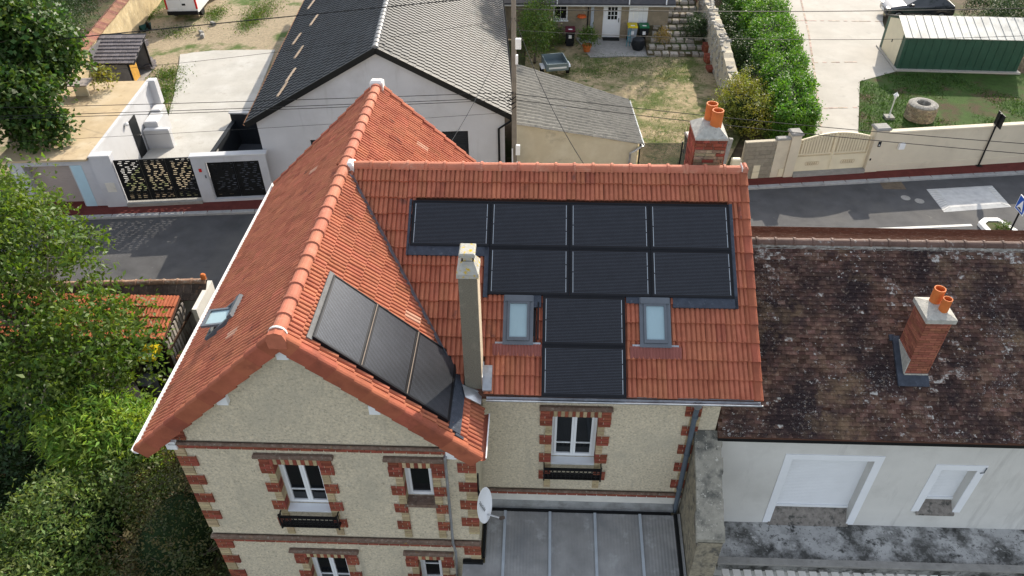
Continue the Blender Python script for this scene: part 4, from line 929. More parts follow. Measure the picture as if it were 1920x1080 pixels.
for i in range(48): y0 = BY + .1 + i * .092; z0 = BZ - (y0 - BY) * .6; mb.slab([(BX0, y0, z0 + .02), (BX1, y0, z0 + .02), (BX1, y0 + .1, z0 - .05), (BX0, y0 + .1, z0 - .05)], (0, 0, -.02))
o = mb.build('rear_tile_courses', mat('rear_tile', (.20, .11, .08), .9, .25, 5, layers=[((.42, .34, .29), 8, .56, .68)]), bro); o['kind'] = 'stuff'
rt2 = ridge_tmpl(.41, .10); it = [(rt2, Matrix.Translation((4.45 + .42 + .41 * i, BY, BZ + .03)) @ Matrix.Rotation(R(90), 4, 'Z'), m_oldridge) for i in range(21)]; pieces(it, 'ridge_tile', bro)
mb = MB(); mb.slab([(4.45, BY - .17, BZ - .12), (12.9, BY - .17, BZ - .12), (12.9, BY - .06, BZ + .05), (4.45, BY - .06, BZ + .05)], (0, .02, .02)); mb.build('ridge_mortar', m_rim, bro)
m_nwall = mat('aged_white_render', (.62, .61, .58), .92, .06, 1.2, layers=[((.52, .51, .48), .8, .5, .75), ((.42, .41, .39), 1.2, .57, .78, (2.2, 2.2, .25)), ((.30, .30, .29), 3.5, .70, .8)], bump=.3, bscale=60)
NY = 10.42; NZ0 = 2.4
N1 = (5.55, 7.3, 2.46, 4.78); N2 = (8.78, 9.53, 3.05, 4.55)
mb = MB(Matrix.Translation((0, NY, 0))); mb.wall(3.9, BX1, 0, 5.75, (N1, N2), .32); mb.M = I4; mb.poly([(BX1, NY, 0), (BX1, BBY - .2, 0), (BX1, BBY - .2, BBZ), (BX1, BY, BZ - .1), (BX1, NY, 5.75)]); mb.poly([(BX1, BBY - .2, 0), (4.3, BBY - .2, 0), (4.3, BBY - .2, BBZ), (BX1, BBY - .2, BBZ)]); mb.build('wall', m_nwall, nb)
m_shut = mat('white_shutter', (.78, .80, .83), .5, .03, 2)
for (a, b, c, d), sill in ((N1, .3), (N2, .16)):
    f = MB(); wd = .17
    for q in ((a - wd, a, c - .02, d + wd), (b, b + wd, c - .02, d + wd), (a, b, d, d + wd)): f.box(q[0], q[1], NY - .018, NY - .001, q[2], q[3])
    wo = f.build('window_surround', m_shut, nb)
    s = MB(); lift = .36 if c < 2.6 else .2; n = int((d - c - lift - .07) / .055)
    z = c + lift + .07
    for i in range(n): s.box(a, b, NY + .205, NY + .225 + .002 * (i % 2), z + i * .055 + .002, z + (i + 1) * .055 - .002)
    s.poly([(a, NY + .23, c), (b, NY + .23, c), (b, NY + .23, d), (a, NY + .23, d)]); s.build('roller_shutter', m_shut, wo)['kind'] = 'stuff'
    s = MB(); s.box(a, b, NY + .17, NY + .204, c + lift, c + lift + .07); s.build('bottom_rail', m_white, wo)
    s = MB(); s.slab([(a - .05, NY - .06, c - .05), (b + .05, NY - .06, c - .05), (b - .004, NY + .2, c + lift - .01), (a + .004, NY + .2, c + lift - .01)], (0, 0, -.06)); s.build('window_sill', mat('mossy_sill', (.22, .20, .18), .95, .3, 10, layers=[((.07, .07, .065), 8, .52, .66)], bump=.6) if c < 2.6 else bpy.data.materials['mossy_sill'], wo)
mb = MB(); mb.box(BX0, BX1, BYE - .005, BYE + .03, BZE - .14, BZE - .05); mb.box(BX0 + .02, BX1, BYE + .03, NY, BZE - .13, BZE - .1); mb.build('eaves_board', m_black, nb)
mb = MB(); p = atY(1845, 880, NY); mb.tube([p + Vector((-.06, -.03, -.1)), p + Vector((0, -.05, -.06)), p + Vector((.02, -.03, .08))], .012, 5); mb.build('shutter_hook', m_grey, nb)
# chimney
m_brick2 = mat('orange_brick', (.28, .105, .068), .9, .15, 20, rand=.25, hue=.008, layers=[((.2, .08, .06), 6, .55, .72)], bump=.4)
c0 = MB(); kx0, kx1, ky0, ky1 = 7.67, 8.15, 11.32, 11.92; c0.box(kx0 + .01, kx1 - .01, ky0 + .01, ky1 - .01, 6.2, 7.98); co = c0.build('chimney', m_mortar, nb)
ci = []; z = 6.5; r = 0
while z < 7.94:
    for side in range(4):
        L = (kx1 - kx0) if side % 2 == 0 else (ky1 - ky0); e = [0]; cut = .11 if (r + side) % 2 else .215
        while cut < L - .04: e.append(cut); cut += .225
        e.append(L)
        for a, b in zip(e[:-1], e[1:]):
            t = MB(); 
            if side == 0: t.box(a, b - .008, -.006, .04, 0, .056); W_ = Matrix.Translation((kx0, ky0, z))
            elif side == 2: t.box(a, b - .008, -.04, .006, 0, .056); W_ = Matrix.Translation((kx0, ky1, z))
            elif side == 1: t.box(-.04, .006, a, b - .008, 0, .056); W_ = Matrix.Translation((kx1, ky0, z))
            else: t.box(-.006, .04, a, b - .008, 0, .056); W_ = Matrix.Translation((kx0, ky0, z))
            ci.append((t, W_, m_brick2))
    z += .066; r += 1
pieces(ci, 'brick', co, 300, 'bricks')
mb = MB(); mb.box(kx0 - .05, kx1 + .05, ky0 - .05, ky1 + .05, 7.97, 8.03); mb.build('chimney_collar', m_cement, co)
cement_cap(kx0 - .02, kx1 + .02, ky0 - .02, ky1 + .02, 8.03, .12, co)
pot((7.92, 11.76, 8.13), .11, .34, co); pot((7.98, 11.5, 8.13), .09, .3, co)
mb = MB(pBr); s0 = (ky0 - BYE) / (BY - BYE) * bL; mb.box(kx0 - .12, kx1 + .02, s0 - .22, s0 + .02, .02, .06); mb.box(kx0 - .14, kx0 + .0, s0 - .22, s0 + .85, .021, .075); mb.box(kx0 - .2, kx0 - .1, s0 + .75, s0 + .88, .02, .06); mb.build('chimney_flashing', m_lead, co)
mb = MB(); mb.box(kx0 - .02, kx0 + .0, ky0 - .02, ky1, 6.3, 6.95); mb.box(kx0 - .02, kx1 + .01, ky0 - .02, ky0 - .008, 6.4, 6.55); mb.build('chimney_flashing', m_cement, co)
# balcony roof with balustrade
m_stain = mat('blackened_concrete', (.46, .46, .45), .95, .15, 3, layers=[((.09, .09, .085), 1.3, .46, .60), ((.035, .035, .035), 4, .56, .66), ((.58, .58, .57), 2.6, .60, .70), ((.12, .12, .11), 16, .56, .66)], bump=.6, bscale=30)
mb = MB(); mb.box(4.2, BX1, 9.35, NY - .002, 2.1, 2.4); mb.build('balcony_slab', m_stain, nb)
mb = MB(); mb.box(4.15, BX1, 9.30, 9.46, 2.4, 2.47); bo = mb.build('balustrade', m_conc, nb)
mb = MB(); mb.box(4.15, BX1, 8.95, 9.3, 1.55, 1.68); mb.build('lower_rail', m_plaster, bo)
X = 4.3; k = 0
while X < 12.5:
    t = MB(); t.lathe((X, 9.1, 1.68), [(.07, 0), (.07, .06), (.045, .1), (.075, .28), (.08, .38), (.04, .62), (.06, .7), (.07, .74)], 10); t.box(X - .08, X + .08, 9.02, 9.18, 2.4, 2.44)
    t.build('baluster', m_plaster, bo, smooth=True); X += .24
# ------------------------------------------------------------------ party wall
pwl = thing('stone_party_wall', 'rubble stone party wall with broad lichened coping between courtyard and white house', 'wall', (3.6, 9.6, 0))
m_pw = mat('old_rubble', (.27, .24, .18), .95, .3, 9, layers=[((.10, .095, .085), 5, .5, .66), ((.40, .36, .28), 12, .58, .70)], bump=1., bscale=18)
m_cop = mat('lichened_coping', (.30, .285, .24), .95, .2, 6, layers=[((.10, .10, .09), 2.2, .46, .62), ((.48, .46, .40), 15, .60, .66), ((.05, .05, .045), 20, .62, .7), ((.42, .25, .06), 2, .70, .76)], bump=1., bscale=25)
p = [atY(1310, 800, LY - .02), G(1303, 1012, 4.35)]; 
yA, zA = LY - .02, 5.72; nA = G(1328, 1012, 4.35); yB, zB = nA.y, 4.35
print('party', p, nA)
mb = MB(); mb.slab([(3.36, yA, 0), (3.36, yA, zA - .1), (3.36, yB, zB - .1), (3.36, yB, 2.2), (3.36, 4, 2.2), (3.36, 4, 0)], (.5, 0, 0)); mb.build('wall', m_pw, pwl)
mb = MB(); q = []
n = 8
for i in range(n):
    t0, t1 = i / n, (i + 1) / n; ya, za, yb, zb = yA + (yB - yA) * t0, zA + (zB - zA) * t0, yA + (yB - yA) * t1, zA + (zB - zA) * t1
    j = [random.uniform(-.02, .02) for _ in range(2)]
    mb.slab([(3.32 + j[0], ya, za), (3.88 + j[1], ya, za), (3.88 + j[1], yb, zb), (3.32 + j[0], yb, zb)], (0, 0, -.12))
mb.build('coping', m_cop, pwl)
mb = MB(); mb.slab([(3.34, yB, 2.35), (4.15, yB, 2.35), (4.15, 4, 2.3), (3.34, 4, 2.3)], (0, 0, -.12)); mb.build('lower_coping', m_stain, pwl)
# ------------------------------------------------------------------ courtyard canopy
cn = thing('courtyard_canopy', 'translucent grey canopy with pale glazing bars over the courtyard', 'canopy', (1, 8, 0))
m_poly = mat('polycarbonate', (.27, .27, .265), .26, .25, 1.2, spec=.3, layers=[((.19, .195, .20), .8, .5, .7), ((.40, .41, .41), 2, .56, .72)])
cz = lambda Y: 3.02 - (10.15 - Y) * .2
xb = [-1.02, -.62, .40, 1.42, 2.44, 3.2]
Y0, Y1 = 5.6, 10.12
for a, b in zip(xb[:-1], xb[1:]):
    s = MB(); n = max(2, int((b - a) / .035)); 
    vs = []
    for i in range(n + 1):
        x = a + (b - a) * i / n; dz = .004 if i % 2 else 0
        vs += [(x, Y0, cz(Y0) + dz), (x, Y1, cz(Y1) + dz)]
    s.add(vs, [(2 * i, 2 * i + 2, 2 * i + 3, 2 * i + 1) for i in range(n)]); s.build('panel', m_poly, cn)
for x in xb[1:-1]: mb = MB(); mb.bar((x, Y0, cz(Y0) + .02), (x, Y1, cz(Y1) + .02), .06, .04); mb.build('glazing_bar', m_pvbar, cn)
mb = MB(); mb.box(-1.0, 3.15, 10.12, 10.2, 2.98, 3.03); mb.build('black_channel', m_black, cn); mb = MB(); mb.box(-1.0, 3.2, 10.2, LY - .004, 3.02, 3.1); mb.build('top_flashing', m_zinc, cn)
mb = MB(); mb.bar((3.24, Y0, cz(Y0) + .04), (3.24, Y1, cz(Y1) + .04), .07, .1); mb.build('side_frame', m_black, cn); mb = MB(); mb.bar((3.31, Y0, cz(Y0) + .06), (3.31, Y1, cz(Y1) + .06), .06, .04); mb.build('side_flashing', m_zinc, cn)
mb = MB(); mb.bar((-1.06, 9.05, cz(9.05) + .04), (-1.06, Y1, cz(Y1) + .04), .06, .1); mb.bar((-1.5, 8.95, cz(8.95) + .02), (-1.06, 8.95, cz(8.95) + .02), .08, .09); mb.build('side_frame', m_black, cn)
s = MB(); s.poly([(-1.5, Y0, cz(Y0)), (-1.02, Y0, cz(Y0)), (-1.02, 8.95, cz(8.95)), (-1.5, 8.95, cz(8.95))]); s.build('panel', m_poly, cn)
for x, y in ((-1.0, 5.7), (3.1, 5.7)): mb = MB(); mb.box(x - .05, x + .05, y - .05, y + .05, 0, cz(y) - .05); mb.build('post', m_black, cn)
mb = MB(); mb.bar((-1.5, 5.65, cz(5.65) - .06), (3.2, 5.65, cz(5.65) - .06), .08, .1); mb.build('front_beam', m_black, cn)
# ------------------------------------------------------------------ grey roofed house across the street
GA = R(4.6); GO = Vector((-11.93, 28.05, 0)); gf = frame(GO, GA)
gh = thing('grey_tiled_house', 'pale grey rendered house with black tiled gable roof across the street', 'house', gf @ Vector((5.4, 8, 0)))
m_slate = mat('black_flat_tile', (.020, .024, .029), .52, .15, 6, rand=.3, spec=.2, layers=[((.05, .055, .06), 2, .55, .75)], bump=.15, bscale=30)
EU0, EU1, AU, EZ, AZ, GD = -.12, 10.85, 5.52, 3.5, 6.52, 26.
WU0, WU1 = .25, 10.5
HL = (2.3, 3.35, .6, 2.55); HR = (7.85, 8.95, 1.2, 2.78)
mb = MB(gf); mb.wall(WU0, WU1, -1.2, 3.4, (HL, HR), .25)
zs = lambda u: AZ - .14 - (AZ - EZ) / (AU - EU0) * (AU - u) if u < AU else AZ - .14 - (AZ - EZ) / (EU1 - AU) * (u - AU)
mb.poly([(WU0, 0, 3.4), (WU1, 0, 3.4), (WU1, 0, zs(WU1)), (AU, 0, AZ - .14), (WU0, 0, zs(WU0))])
mb.poly([(WU0, GD, -1.2), (WU0, 0, -1.2), (WU0, 0, zs(WU0)), (WU0, GD, zs(WU0))]); mb.poly([(WU1, 0, -1.2), (WU1, GD, -1.2), (WU1, GD, zs(WU1)), (WU1, 0, zs(WU1))]); mb.build('wall', m_bluegrey, gh)
for a, b, c, d in (HL, HR):
    s = MB(gf); s.box(a, b, .1, .14, c, d); wo = s.build('window', m_black, gh)
    for i in range(int((d - c) / .09)): s = MB(gf); s.box(a + .01, b - .01, .075, .099, c + .09 * i + .006, c + .09 * i + .084); s.build('shutter_slat', m_dark, wo)
mb = MB(gf)
mb.slab([(EU0, -.22, EZ - .03), (AU, -.22, AZ - .03), (AU, GD, AZ - .03), (EU0, GD, EZ - .03)], (0, 0, -.1)); mb.slab([(AU, -.22, AZ - .03), (EU1, -.22, EZ - .03), (EU1, GD, EZ - .03), (AU, GD, AZ - .03)], (0, 0, -.1)); gro = mb.build('roof', m_dark, gh)
mb = MB(gf); mb.bar((EU0 - .03, -.25, EZ - .08), (AU, -.25, AZ - .06), .05, .24); mb.bar((AU, -.25, AZ - .06), (EU1 + .03, -.25, EZ - .08), .05, .24); mb.build('bargeboard', m_black, gh)
Wp = gf @ plane((EU0, 0, EZ), (0, -1, 0), (AU - EU0, 0, AZ - EZ)); Ep = gf @ plane((EU1, 0, EZ), (0, 1, 0), (AU - EU1, 0, AZ - EZ))
sw1, se1 = math.hypot(AU - EU0, AZ - EZ), math.hypot(EU1 - AU, AZ - EZ)
gg = sw1 / 18; gt_ = MB(); w_ = .30
pu_ = [(-w_ / 2 + .003, .0), (-w_ / 2 + .012, .03), (-w_ / 2 + .06, .034), (-w_ / 2 + .08, .002), (w_ / 2 - .006, .0)]; n5 = 5
gt_.add([(u, -gg / 2, z + .040) for u, z in pu_] + [(u, gg * .6, z + .004) for u, z in pu_] + [(u, -gg / 2, z * .8) for u, z in pu_], [(k, k + 1, k + 6, k + 5) for k in range(4)] + [(k + 10, k + 11, k + 1, k) for k in range(4)] + [(10, 0, 5), (4, 14, 9)])
ti = []
for r in range(18):
    for c in range(60):
        V = -.2 + (c + .5) * w_
        ti.append((gt_, Wp @ Matrix.Translation((-V, (r + .5) * gg, 0)) @ Matrix.Rotation(random.gauss(0, .004), 4, 'X'), m_slate)); ti.append((gt_, Ep @ Matrix.Translation((V, (r + .5) * se1 / 18, 0)) @ Matrix.Rotation(random.gauss(0, .006), 4, 'X'), m_slate))
pieces(ti, 'slate_tile', gro, 300, 'slate_tiles')
m_gridge = mat('grey_ridge', (.16, .165, .17), .5, .1, 5, rand=.1, spec=.5)
rg = ridge_tmpl(.42, .12); pieces([(rg, gf @ Matrix.Translation((AU, -.2 + .42 * i, AZ + .02)), m_gridge) for i in range(44)], 'ridge_tile', gro)
mb = MB(); half(mb, gf @ Vector((EU0 - .06, -.2, EZ - .05)), gf @ Vector((EU0 - .06, GD, EZ - .05)), .07); mb.build('gutter', mat('copper_gutter', (.30, .16, .09), .5, .2, 4, metal=.4), gh)
mb = MB(); half(mb, gf @ Vector((EU1 + .06, -.2, EZ - .05)), gf @ Vector((EU1 + .06, GD, EZ - .05)), .07); mb.build('gutter', m_black, gh)
mb = MB(gf); mb.tube([(EU1 + .06, .05, EZ - .1), (EU1 - .05, -.06, EZ - .25), (WU1 - .25, -.09, EZ - .62), (WU1 - .25, -.09, .0)], .05, 8); mb.build('downpipe', m_black, gh)
# loose battens on the dark slope
for i, (x, y) in enumerate(((547, 143), (531, 170), (558, 75), (562, 100), (590, 40), (585, 10))):
    r_ = ray(x, y); n_ = Wp.col[2].xyz; t_ = (Wp.translation - CAM).dot(n_) / r_.dot(n_); p = CAM + r_ * t_ + n_ * .07
    d_ = Wp.col[1].xyz * .38 + Wp.col[0].xyz * -.42
    d_ = (Wp.col[0].xyz * -.55 + Wp.col[1].xyz * .12)
    mb = MB(); mb.bar(p - d_, p + d_, .11, .05, n_); solo(mb, 'wooden_batten', m_wood, 'pale wooden batten lying on the black roof slope', 'batten', p, 'battens on the black roof')
# pit and its walls
a, b, c, d = PIT
mb = MB(); mb.poly([(a, c, -1.2), (b + .3, c, -1.2), (b + .3, d, -1.2), (a, d, -1.2)]); struct(mb, 'basement_yard', mat('dark_paving', (.07, .075, .085), .9, .1, 2))
rw = thing('retaining_wall', 'dark grey retaining wall round the sunken yard beside pale drive', 'wall', (a, d, -1.2))
mb = MB(); mb.box(a - .2, a, c, d, -1.2, .12); mb.build('side_wall', m_dark, rw); mb = MB(); mb.box(a - .2, b + .4, d, d + .2, -1.2, .5); mb.build('back_wall', m_dark, rw); mb = MB(); mb.box(a - .25, b + .4, d - .03, d + .26, .5, .58); mb.build('coping', m_wrender, rw)
mb = MB(); mb.box(a, b + .3, c - .1, c, -1.2, -.02); mb.build('front_wall', m_dark, rw)
# ------------------------------------------------------------------ street wall and black gates
sf = frame((-18.5, 26.78, 0), math.atan(.116)); SU = lambda X: (X + 18.5) * 1.0067
wl = thing('white_gate_wall', 'white street wall with square opening holding the small black gate', 'wall', sf @ Vector((SU(-13.2), 0, 0)))
mb = MB(sf); mb.wall(SU(-14.52), SU(-11.45), 0, 2.2, ((SU(-13.98), SU(-11.78), .12, 1.93),), .3); mb.box(SU(-14.52), SU(-11.45), .3, .302, 1.93, 2.2); mb.box(SU(-14.52), SU(-13.98), .3, .302, 0, 1.93); mb.add([(SU(-14.52), 0, 0), (SU(-14.52), .3, 0), (SU(-14.52), .3, 2.2), (SU(-14.52), 0, 2.2)], [(3, 2, 1, 0)]); mb.build('wall', m_bluegrey, wl)
mb = MB(sf); mb.cb(SU(-14.56), SU(-11.4), -.03, .33, 2.2, 2.26, .02); mb.build('coping', m_wrender, wl)
mb = MB(sf); mb.box(SU(-14.3), SU(-14.18), -.01, -.001, 1.5, 1.66); mb.build('house_number_plate', m_red, wl); mb = MB(sf); mb.box(SU(-14.12), SU(-14.06), -.015, -.001, 1.2, 1.34); mb.build('intercom', m_grey, wl)
wp = thing('white_street_pillar', 'broad white wall block with meter hatch between the garage and wide gate', 'wall', sf @ Vector((.4, 0, 0)))
mb = MB(sf); mb.box(0, SU(-17.68), -.02, .35, 0, 2.42); mb.build('block', m_bluegrey, wp); mb = MB(sf); mb.cb(-.02, SU(-17.66), -.05, .38, 2.42, 2.48, .02); mb.build('coping', m_wrender, wp)
mb = MB(sf); mb.box(.25, .62, -.035, -.021, .75, 1.2); mb.build('meter_hatch', m_plaster, wp)
def slotted(u0, u1, z0, z1, y, leaves, label, dens):
    o = thing('slotted_gate', label, 'gate', sf @ Vector(((u0 + u1) / 2, y, 0))); wdt = (u1 - u0) / leaves
    for k in range(leaves):
        a, b = u0 + wdt * k + .01, u0 + wdt * (k + 1) - .01; f = MB(sf)
        for q in ((a, a + .05, z0, z1), (b - .05, b, z0, z1), (a + .05, b - .05, z0, z0 + .05), (a + .05, b - .05, z1 - .05, z1), (a + .05, b - .05, z0 + .42, z0 + .46)): f.box(q[0], q[1], y - .02, y + .03, q[2], q[3])
        f.build('gate_frame', m_black, o)
        p = MB(sf); z = z0 + .05; rows = int((z1 - z0 - .1) / .088); hh = (z1 - z0 - .1) / rows
        for r in range(rows):
            zz = z + r * hh; p.add([(a + .05, y, zz), (b - .05, y, zz), (b - .05, y, zz + hh * .64), (a + .05, y, zz + hh * .64)], [(0, 1, 2, 3)])
            x = a + .05; 
            while x < b - .06:
                sl__ = random.uniform(.08, .17) if random.random() < dens else random.uniform(.2, .4); x2 = min(x + sl__, b - .05)
                p.add([(x, y, zz + hh * .64), (x2, y, zz + hh * .64), (x2, y, zz + hh), (x, y, zz + hh)], [(0, 1, 2, 3)]); x = x2 + random.uniform(.10, .18)
        p.build('slotted_panel', m_black, o)
    return o
slotted(SU(-17.66), SU(-14.55), .2, 2.16, .12, 3, 'wide black gate with many cut slots in front of the pale drive', .85)
slotted(SU(-13.96), SU(-11.8), .14, 1.91, .16, 2, 'smaller black slotted gate set inside the white wall opening', .45)
mb = MB(sf); mb.box(SU(-17.66), SU(-14.52), -.1, .35, -.05, .14); struct(mb, 'gate_threshold', m_conc)
# ------------------------------------------------------------------ flat roofed garage
ga = R(4.6); kf = frame((-21.95, 26.62, 0), ga); gz = 2.3; gw, gd = 3.5, 7.3
gr = thing('flat_roof_garage', 'white garage with flat tan roof and roller door facing the street', 'garage', kf @ Vector((1.7, 3.5, 0)))
mb = MB(kf); mb.wall(0, gw, -.1, gz, ((.55, 2.45, -.05, 2.0),), .45); mb.build('front_wall', m_bluegrey, gr)
mb = MB(kf); mb.add([(gw, 0, -.1), (gw, gd, -.1), (gw, gd, gz), (gw, 0, gz)], [(0, 1, 2, 3)]); mb.add([(0, 0, -.1), (0, gd, -.1), (0, gd, gz), (0, 0, gz)], [(3, 2, 1, 0)]); mb.add([(0, gd, -.1), (gw, gd, -.1), (gw, gd, gz), (0, gd, gz)], [(3, 2, 1, 0)]); mb.build('side_wall', m_wrender, gr)
mb = MB(kf); n = 22
for i in range(n): mb.box(.55, 2.45, .4, .42 + .004 * (i % 2), -.05 + 2.05 * i / n, -.05 + 2.05 * (i + 1) / n - .005)
o = mb.build('garage_door', mat('greige_door', (.42, .36, .33), .5, .05, 2), gr)
mb = MB(kf); mb.box(2.5, 2.95, -.012, -.001, -.05, 2.0); mb.build('blue_panel', mat('pale_blue', (.42, .60, .70), .6, .05, 2), gr)
m_tan = mat('tan_roof_felt', (.47, .37, .24), .92, .12, 1, layers=[((.55, .46, .33), .6, .5, .7), ((.24, .18, .12), .8, .60, .74), ((.36, .27, .16), 3, .58, .72)], bump=.3)
mb = MB(kf); mb.box(-.3, gw - .12, -.22, gd + .1, gz, gz + .09); mb.build('roof', m_tan, gr); mb = MB(kf); mb.box(gw - .119, gw + .03, .35, gd + .12, gz, gz + .13); mb.build('parapet', m_wrender, gr)
mb = MB(kf); mb.box(gw + .002, gw + .03, 4.0, 4.75, -.05, 1.92); do = mb.build('door', m_black, gr); mb = MB(kf); mb.tube([(gw + .05, 4.62, .95), (gw + .09, 4.62, .95), (gw + .09, 4.5, .95)], .015, 6); mb.build('handle', m_chrome, do)
mb = MB(kf); mb.lathe((gw + .08, 3.6, 2.0), [(.02, -.1), (.08, -.06), (.1, .0), (.08, .06), (.02, .1)], 10); mb.build('wall_lamp', m_whitemetal, gr)
mb = MB(kf); mb.cb(gw - .1, gw + .32, gd - .1, gd + .3, 1.2, gz + .15, .03); mb.build('corner_block', m_wrender, gr)
st = thing('white_stepped_wall', 'white stepped retaining wall beside the black garage door', 'wall', kf @ Vector((gw + .6, 5.2, 0)))
for q in ((gw + .05, gw + 1.25, 4.95, 5.25, 1.0), (gw + .05, gw + .7, 5.26, 6.3, 1.25), (gw + .05, gw + .55, 6.31, 7.0, 1.35)): mb = MB(kf); mb.cb(q[0], q[1], q[2], q[3], -.1, q[4], .05); mb.build('block', m_wrender, st)
# table on the garage roof
tb_ = thing('low_table', 'small low table with grey top standing on the flat garage roof', 'table', kf @ Vector((.75, 6.3, gz + .09))); zt = gz + .09
mb = MB(kf); mb.box(.25, 1.3, 5.75, 6.6, zt + .5, zt + .55); mb.build('table_top', mat('grey_board', (.32, .28, .26), .8, .1, 4), tb_)
for x, y in ((.3, 5.8), (1.22, 5.8), (.3, 6.52), (1.22, 6.52)): mb = MB(kf); mb.box(x - .03, x + .04, y - .03, y + .04, zt, zt + .5); mb.build('leg', m_cream, tb_)
mb = MB(kf); mb.box(.62, 1.18, 5.82, 5.86, zt, zt + .5); mb.build('end_panel', m_cream, tb_)
# ------------------------------------------------------------------ tiled store shed behind the garage
hf = frame((-24.55, 38.9, 0), R(3)); 
hs = thing('tiled_store_shed', 'low grey shed with black tiled lean-to roof and open end', 'shed', hf @ Vector((1.2, 1, 0)))
m_greyblock = mat('grey_blockwork', (.17, .165, .17), .9, .15, 4)
mb = MB(hf); mb.box(0, 1.9, 0, .12, 0, 1.3); mb.box(0, .12, .12, 2.1, 0, 1.9); mb.box(.12, 2.3, 2.0, 2.12, 0, 1.95); mb.build('wall', m_greyblock, hs)
mb = MB(hf); mb.box(.2, 2.3, .15, 1.95, 0, .03); mb.build('floor', m_conc, hs); mb = MB(hf); mb.box(1.9, 1.95, .13, 1.0, .03, 1.3); mb.build('plywood_panel', mat('orange_plywood', (.55, .30, .06), .8, .15, 6), hs)
for x, y in ((1.95, .05), (2.3, 1.95)): mb = MB(hf); mb.box(x - .04, x + .04, y - .04, y + .04, 0, 1.35 if y < 1 else 1.95); mb.build('post', m_black, hs)
sp = hf @ plane((0, -.25, 1.28), (1, 0, 0), (0, 2.5, .75)); sL = math.hypot(2.5, .75)
mb = MB(sp); mb.box(-.15, 2.45, 0, sL, -.06, -.01); ro = mb.build('roof', m_dark, hs); m_cottile = mat('purple_grey_tile', (.15, .135, .14), .7, .2, 5, rand=.15)
tt = MB(); tt.cb(-.155, .155, -.02, .33, .0, .045, .01); pieces([(tt, sp @ Matrix.Translation((.0 + .32 * c + (.05 if r % 2 else 0), .3 * r + .03, .0)) @ Matrix.Translation((0, 0, .02)) @ Matrix.Rotation(R(-9), 4, 'X'), m_cottile) for r in range(8) for c in range(8)], 'roof_tile', ro)
# slate heap
sh_ = [(G(x, y) + Vector((0, 0, .05))) for x, y in ((225, 85), (240, 82), (255, 80), (262, 76), (232, 90), (270, 88), (280, 120), (285, 128), (250, 86), (245, 90), (258, 85), (218, 92))]
for i, p in enumerate(sh_):
    q = MB(frame(p, random.uniform(0, 3)) @ Matrix.Rotation(random.uniform(-.3, .3), 4, 'X'))
    for k in range(5): q.cb(-.3 + random.uniform(-.08, .08), .3 + random.uniform(-.08, .08), -.2, .22, -.05 + .07 * k, .01 + .07 * k, .015)
    solo(q, 'tile_pile', m_cottile, 'heap of dark broken roof tiles between the shed and yellow wall' if i not in (6, 7) else 'heap of dark broken tiles by the open end of the shed', 'tile pile', p, 'heaps of dark tiles behind the shed' if i not in (6, 7) else 'heaps of dark tiles at the shed end')
# ------------------------------------------------------------------ stone boundary wall with tile top
bwall = thing('stone_boundary_wall', 'sunlit yellow rubble wall topped with red brown tiles beside gravel yard', 'wall', (-25.5, 45, 0))
m_yst = mat('yellow_rubble', (.50, .40, .24), .95, .2, 3, layers=[((.34, .27, .17), 1.5, .5, .68), ((.60, .53, .38), 6, .56, .7)], bump=1., bscale=7)
w0, w1 = Vector((-24.35, 36.0, 0)), Vector((-28.6, 66.0, 0)); dW = (w1 - w0).normalized(); aW = math.atan2(dW.y, dW.x); wf = frame(w0, aW); wlen = (w1 - w0).length
mb = MB(wf); n = 60; vs = []
for i in range(n + 1):
    for z in (0, .5, 1., 1.5, 2.05): vs.append((wlen * i / n, -.25 + random.uniform(-.03, .03), z))
mb.add(vs, [(i * 5 + k, (i + 1) * 5 + k, (i + 1) * 5 + k + 1, i * 5 + k + 1) for i in range(n) for k in range(4)]); mb.box(0, wlen, -.2, .35, 0, 2.0); mb.build('wall', m_yst, bwall)
m_rbt = mat('rust_coping_tile', (.24, .12, .08), .9, .25, 6, rand=.25, hue=.02, layers=[((.42, .36, .30), 14, .62, .7), ((.12, .07, .05), 3, .55, .7)], bump=.8)
cp = []; ct = MB(); ct.slab([(0, -.36, 0), (.30, -.36, .02), (.30, .1, .22), (0, .1, .20)], (0, 0, .03)); ct2 = MB(); ct2.slab([(0, .45, 0), (0, .08, .21), (.30, .08, .21), (.30, .45, .02)], (0, 0, .03))
for i in range(int(wlen / .31)):
    for t in (ct, ct2): cp.append((t, wf @ Matrix.Translation((i * .31, random.uniform(-.02, .02), 2.03 + random.uniform(-.015, .015))) @ Matrix.Rotation(random.gauss(0, .03), 4, 'Z'), m_rbt))
pieces(cp, 'coping_tile', bwall)
